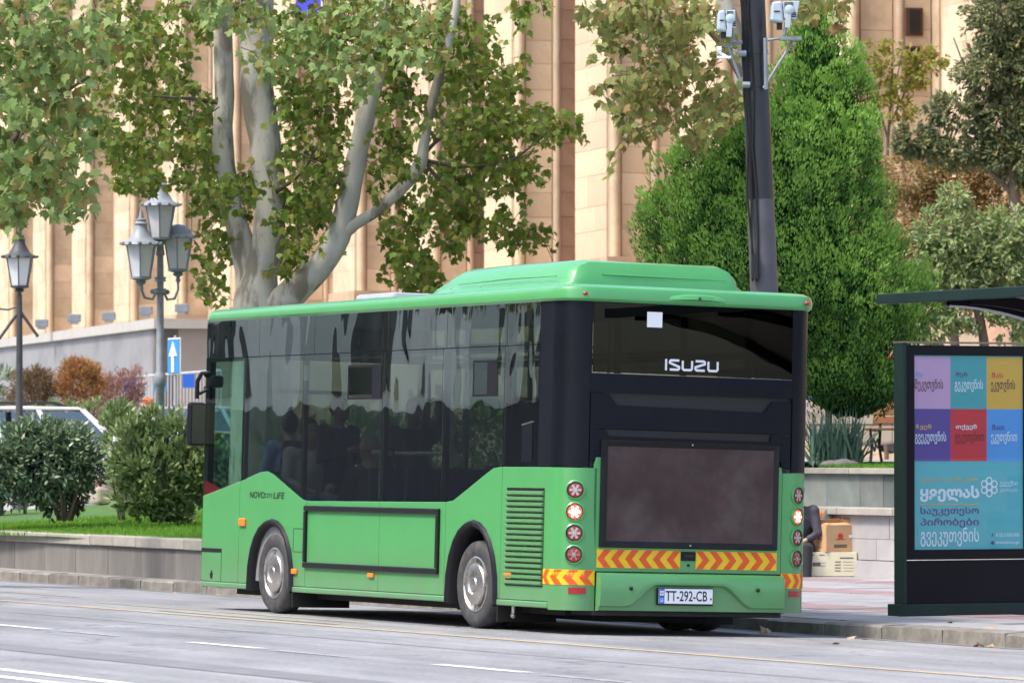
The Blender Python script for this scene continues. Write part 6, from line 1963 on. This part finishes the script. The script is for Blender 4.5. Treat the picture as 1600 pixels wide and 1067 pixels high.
# conifer
cf = thing('thuja_tree', 'bright green conical thuja tree behind the black pole', 'tree')
YC = 62.5
limb(cf, 'trunk', [(1296, 800, 6), (1292, 500, 5), (1275, 100, 3)], YC, trunkd, 8)
def thuja_crown(parent, Y, seed=4):
    r_ = random.Random(seed)
    k = Y/F
    outl = [(4, 1266, 5), (40, 1270, 30), (90, 1278, 56), (140, 1282, 74), (188, 1278, 96), (200, 1242, 134), (275, 1216, 176), (330, 1202, 194), (383, 1196, 206), (450, 1232, 212), (500, 1300, 150), (560, 1312, 106), (600, 1326, 98), (632, 1330, 62)]
    def prof_(y_):
        for (a, ca, ra), (b, cb, rb_) in zip(outl, outl[1:]):
            if a <= y_ <= b:
                t = (y_-a)/(b-a); return ca+(cb-ca)*t, ra+(rb_-ra)*t
        return 1300, 10
    outer, mid_, inner = MB(), MB(), MB()
    ysel = []
    for y_ in range(6, 630, 2):
        ysel += [y_]*int(2+prof_(y_)[1]/12)
    for q in range(1250):
        y_ = r_.choice(ysel)+r_.uniform(-1, 1)
        cx_, ra = prof_(y_)
        a = r_.uniform(0, 2*PI)
        if math.sin(a) > .3: a = -a
        kn = 1+.20*pnoise(Vector((a*1.7, y_*.014, 3)))
        rr_ = ra*k*kn*r_.uniform(.78, 1.03)
        ry = min(rr_, 1.35)
        base_ = PX(cx_, y_, Y)
        out_ = Vector((math.cos(a), math.sin(a), 0))
        lr = r_.uniform(.10, .19)                   # one tufted lobe
        c_ = base_+Vector((out_.x*(rr_-lr*.6), out_.y*(ry-lr*.6), 0))
        axis = (out_*.45+Vector((0, 0, 1))+rv(r_)*.3).normalized()
        for j in range(int(4200*lr*lr)+60):
            d = rv(r_).normalized()
            if d.dot(out_*.6+Vector((0, -.5, .4))) < -.15: continue
            t = d.dot(axis)
            p = c_+d*lr*(.80+.2*r_.random())*(1-.25*max(0, t))+axis*lr*(1.1*t)
            dd = axis*1.0+d*.35+rv(r_)*.35
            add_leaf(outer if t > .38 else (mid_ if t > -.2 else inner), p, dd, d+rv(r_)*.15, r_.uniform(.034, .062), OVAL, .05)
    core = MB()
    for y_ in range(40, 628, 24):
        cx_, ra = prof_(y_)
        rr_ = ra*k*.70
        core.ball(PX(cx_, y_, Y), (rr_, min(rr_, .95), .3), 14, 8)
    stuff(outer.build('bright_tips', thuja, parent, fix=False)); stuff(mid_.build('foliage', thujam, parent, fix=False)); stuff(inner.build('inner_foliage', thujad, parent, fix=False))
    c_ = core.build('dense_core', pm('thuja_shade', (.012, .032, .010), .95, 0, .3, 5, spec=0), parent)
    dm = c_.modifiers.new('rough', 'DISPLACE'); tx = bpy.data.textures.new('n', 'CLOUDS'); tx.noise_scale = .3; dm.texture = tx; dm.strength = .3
thuja_crown(cf, YC)

# laurels in the left planter
b1 = thing('laurel_bush', 'large round dark green laurel bush on the left lawn', 'bush')
Y1 = 64.0
crown(b1, blobs(Y1, [(70, 720, 80, 62), (20, 735, 62, 55), (120, 720, 46, 55), (75, 690, 62, 36), (-40, 730, 60, 60), (35, 690, 40, 30)]), laurel, OVAL, (.065, .105), 17000, 11)
crown(b1, blobs(Y1+.4, [(95, 775, 38, 28)]), laurel, OVAL, (.07, .12), 900, 12)
stems(b1, 100, 812, 735, Y1, 12, 45, trunkd, .025)
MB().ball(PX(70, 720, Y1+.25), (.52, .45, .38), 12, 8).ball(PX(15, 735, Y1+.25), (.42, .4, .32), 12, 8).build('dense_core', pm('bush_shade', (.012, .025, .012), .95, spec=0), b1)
b2_ = thing('laurel_bush', 'loose lighter green laurel shrub just left of the front of the bus', 'bush')
crown(b2_, blobs(63.0, [(240, 735, 62, 62), (270, 690, 42, 42), (205, 700, 34, 52), (245, 665, 30, 26), (290, 745, 34, 52), (225, 775, 44, 28), (280, 785, 40, 22), (215, 792, 30, 18), (255, 796, 40, 16), (300, 796, 30, 16), (320, 720, 40, 60), (360, 750, 50, 50)]), laurell, OVAL, (.075, .12), 12500, 21, up=.7)
stems(b2_, 250, 815, 720, 63.2, 14, 60, trunkd, .02)
b3 = thing('laurel_bush', 'tall feathery grey-green shrub between the two laurels', 'bush')
crown(b3, blobs(65.5, [(185, 690, 26, 62), (195, 760, 24, 34)]), laurell, NARROW, (.10, .16), 1800, 31, up=.8)
stems(b3, 190, 812, 680, 65.5, 8, 16, trunkd, .015)
# a hedge seen through the bus windows
hb = thing('hedge', 'green hedge seen through the bus windows', 'hedge')
crown(hb, blobs(60, [(450, 720, 60, 60), (560, 700, 70, 70), (660, 690, 70, 70), (760, 690, 60, 70), (860, 690, 60, 60)]), laurell, OVAL, (.1, .15), 5200, 41)
stems(hb, 650, 830, 700, 60, 30, 230, trunkd, .02)
# background shrubs
def shrub(name, label, Y, lst, mat_, size, n, seed, shape=NARROW, stem=None):
    o = thing(name, label, 'shrub')
    crown(o, blobs(Y, lst), mat_, shape, size, n, seed, up=.4)
    if stem: stems(o, stem[0], stem[1], stem[2], Y, 8, stem[3], trunkd, .02)
    return o
shrub('brown_shrub', 'dull brown feathery shrub behind the white car at the left', 88, [(50, 615, 40, 36), (60, 600, 26, 24)], brownf, (.06, .11), 6500, 51, stem=(50, 720, 610, 25))
shrub('rust_shrub', 'orange rust-coloured shrub behind the roof of the white car', 88, [(125, 605, 40, 42), (120, 590, 30, 28)], rust, (.06, .11), 8000, 52, stem=(125, 720, 610, 25))
shrub('plum_shrub', 'dusky pink and plum shrub left of the lamp post', 90, [(180, 625, 44, 40), (205, 600, 24, 24), (150, 640, 40, 30)], plumf, (.06, .11), 7000, 53, stem=(180, 730, 610, 28))
shrub('green_shrub', 'fresh green low shrub between the rust-coloured shrub and the white car', 86, [(100, 640, 30, 14), (150, 640, 35, 14), (70, 645, 24, 12)], laurell, (.08, .16), 900, 54, stem=(110, 720, 645, 25))
shrub('green_shrub', 'grey-green shrub at the far left edge behind the cars', 89, [(2, 610, 20, 50), (-20, 620, 30, 50)], laurel, (.1, .18), 900, 55, stem=(0, 720, 610, 15))
# right hand trees
def tree(name, label, Y, trunk, lst, mat_, shape, size, n, seed, branches=()):
    o = thing(name, label, 'tree')
    limb(o, 'trunk', trunk, Y, trunkd, 10, .01)
    for b in branches: limb(o, 'branch', b, Y, trunkd, 6)
    crown(o, blobs(Y, lst), mat_, shape, size, n, seed, up=-.1)
    return o
tree('dark_tree', 'dark green leafy tree at the top right corner', 76, [(1590, 760, 12), (1590, 400, 10), (1570, 150, 7), (1560, 0, 4)], [(1570, 30, 70, 46), (1560, 110, 70, 46), (1500, 175, 62, 28), (1580, 190, 60, 44), (1440, 225, 46, 18), (1560, 235, 55, 24), (1610, 100, 60, 80), (1595, 245, 60, 50), (1500, 235, 60, 28), (1420, 215, 34, 22)], darkleaf, OVAL, (.07, .12), 24000, 61, [[(1580, 300, 5), (1500, 230, 3), (1430, 220, 1.5)], [(1575, 200, 4), (1520, 130, 2), (1490, 60, 1)]])
tree('autumn_tree', 'orange-brown autumn tree behind the pale leaved tree at the right', 79, [(1500, 760, 9), (1490, 500, 7), (1470, 300, 4)], [(1430, 275, 55, 45), (1420, 350, 45, 55), (1460, 420, 70, 50), (1560, 300, 65, 55), (1590, 390, 55, 70), (1500, 300, 65, 55), (1420, 450, 40, 50), (1520, 440, 60, 50)], autumn, OVAL, (.06, .11), 24000, 62, [[(1490, 450, 4), (1440, 350, 2)], [(1490, 430, 4), (1560, 330, 2)]])
tree('pale_tree', 'pale grey-green drooping tree above the shelter roof', 68, [(1545, 760, 9), (1540, 560, 8), (1525, 470, 7), (1510, 400, 4), (1495, 330, 2)], [(1500, 370, 60, 45), (1440, 430, 50, 34), (1410, 520, 34, 26), (1450, 520, 44, 20), (1540, 400, 60, 50), (1490, 430, 60, 40), (1580, 440, 50, 60), (1440, 480, 46, 24), (1430, 500, 40, 18), (1520, 490, 60, 24), (1580, 500, 40, 30), (1490, 310, 30, 20), (1460, 360, 40, 30), (1580, 350, 40, 30), (1600, 400, 30, 50)], paleleaf, OVAL, (.07, .115), 15000, 63,
     [[(1530, 480, 4), (1480, 440, 2), (1430, 470, 1)], [(1525, 470, 4), (1570, 420, 2)], [(1505, 520, 2), (1490, 500, 1.5), (1475, 470, 1)], [(1500, 330, 1.5), (1470, 290, 1), (1450, 270, .6)]])
tree('yellow_sapling', 'thin yellow-green sapling against the stone building right of the thuja', 82, [(1385, 760, 4), (1385, 300, 3), (1390, 180, 2), (1395, 90, 1)], [(1400, 100, 40, 40), (1370, 130, 34, 40), (1440, 110, 34, 34), (1395, 170, 46, 24), (1360, 80, 14, 14), (1460, 90, 18, 20)], yelleaf, OVAL, (.07, .12), 2600, 64, [[(1388, 220, 2), (1360, 120, 1)], [(1388, 200, 2), (1430, 110, 1)], [(1390, 180, 1.6), (1410, 80, .7)]])
MB_ = None
# low grey wall glimpsed under the pale tree
lowall = thing('low_wall', 'pale plastered wall glimpsed under the pale leaved tree', 'wall')
q0, q1 = PX(1395, 545, 96), PX(1640, 545, 96)
MB().bb((q0.x, 96, 1.2), (q1.x, 96.3, PX(1500, 500, 96).z)).build('wall_face', greywall, lowall)
# yucca
yc = thing('yucca', 'clump of blue-green sword-shaped yucca leaves on top of the slate wall', 'plant', (0, 0, 0))
cY = 62.0; cb = PX(1312, 722, cY)
ymesh = []
for q in range(5):
    mb = MB(); L_ = 1.0; bend = (.05, .12, .2, .35, .55)[q]
    vs = []
    for i in range(7):
        t = i/6; wd = .026*(1-t**2.2)+.002
        z_ = t*(1-bend*t*.7); x_ = bend*t*t
        vs += [(x_, -wd, z_), (x_, wd, z_)] if i < 6 else [(x_, 0, z_)]
        if i < 6: pass
    vs2 = []
    for i in range(6):
        a, b = Vector(vs[2*i]), Vector(vs[2*i+1]); m__ = (a+b)/2-Vector((.008, 0, 0))
        vs2 += [a, m__, b]
    vs2.append(Vector(vs[12]))
    fs = []
    for i in range(5):
        fs += [(3*i, 3*i+1, 3*i+4, 3*i+3), (3*i+1, 3*i+2, 3*i+5, 3*i+4)]
    fs += [(15, 16, 18), (16, 17, 18)]
    ymesh.append(MB().add(vs2, fs).mesh('blade', [yuccam]))
for i in range(190):
    cxo = R.choice([-.3, -.16, -.02, .10, .2])+R.uniform(-.06, .06)
    a = R.uniform(0, 2*PI); tilt = abs(R.gauss(0, .5))
    tilt = min(tilt, 1.25)
    q = min(4, int(tilt*3.2)+R.choice([0, 0, 1]))
    s_ = R.uniform(.52, .80)*(1.0 if tilt < .8 else .85)
    o = link('blade', ymesh[q], yc, (cb.x+cxo, cY+R.uniform(-.15, .15), 1.36), None, (s_, s_, s_))
    o.rotation_euler = Euler((0, tilt, a), 'XYZ')
for i, (px_, r0) in enumerate(((1298, .13), (1316, .16), (1328, .12))):
    p = PX(px_, 722, 61.3)
    st2 = MB().ball((0, 0, 0), (r0, r0*.8, r0*.45), 10, 7)
    st2.v = [tuple(Vector(v)*(1+.25*pnoise(Vector(v)*9+Vector((i*5, 0, 0))))) for v in st2.v]
    o = st2.build('rock', kerbm, None, smooth=60); o.location = (p.x, 61.3, 1.37)
    tag(o, ['leftmost of three low grey rocks under the yucca', 'middle and largest of three low grey rocks under the yucca', 'rightmost of three low grey rocks under the yucca'][i], 'rock')
# fallen leaves
fl_m = MB(); add_leaf(fl_m, Vector((0, 0, 0)), Vector((1, 0, .1)), Vector((0, 0, 1)), .13, PLANE, .5)
flm = fl_m.mesh('fallen_leaf', [drybrown])
spots = [(10.9, 2.7), (11.2, 2.75), (11.1, 2.6), (21, 2.8), (21.3, 2.85), (19, 3.6), (4.2, 2.8), (4.35, 2.78), (.9, 2.5), (-.3, 2.6), (-.4, 2.7), (-2.2, 2.75), (-2.3, 2.8), (7.0, 2.8), (1.5, 2.1), (-1.4, 3.4), (-.2, 3.7), (.6, 5.2), (-1.8, 1.6), (13.5, 2.6), (15, 2.7)]
for i, (u_, v_) in enumerate(spots):
    z_ = zroad(v_) if v_ < 3 else .05
    o = link('fallen_leaf', flm, None, S(u_, v_, z_+.015), (R.uniform(-.5, .5), R.uniform(-.6, .6), R.uniform(0, 6)))
    s_ = R.uniform(.6, 1.1); o.scale = (s_, s_, s_)
    tag(o, 'dry brown fallen leaf lying in the gutter below the kerb' if v_ < 3 else 'dry brown fallen leaf lying on the pavement slabs', 'leaf', 'fallen leaves in the gutter' if v_ < 3 else 'fallen leaves on the pavement')
flush_texts()
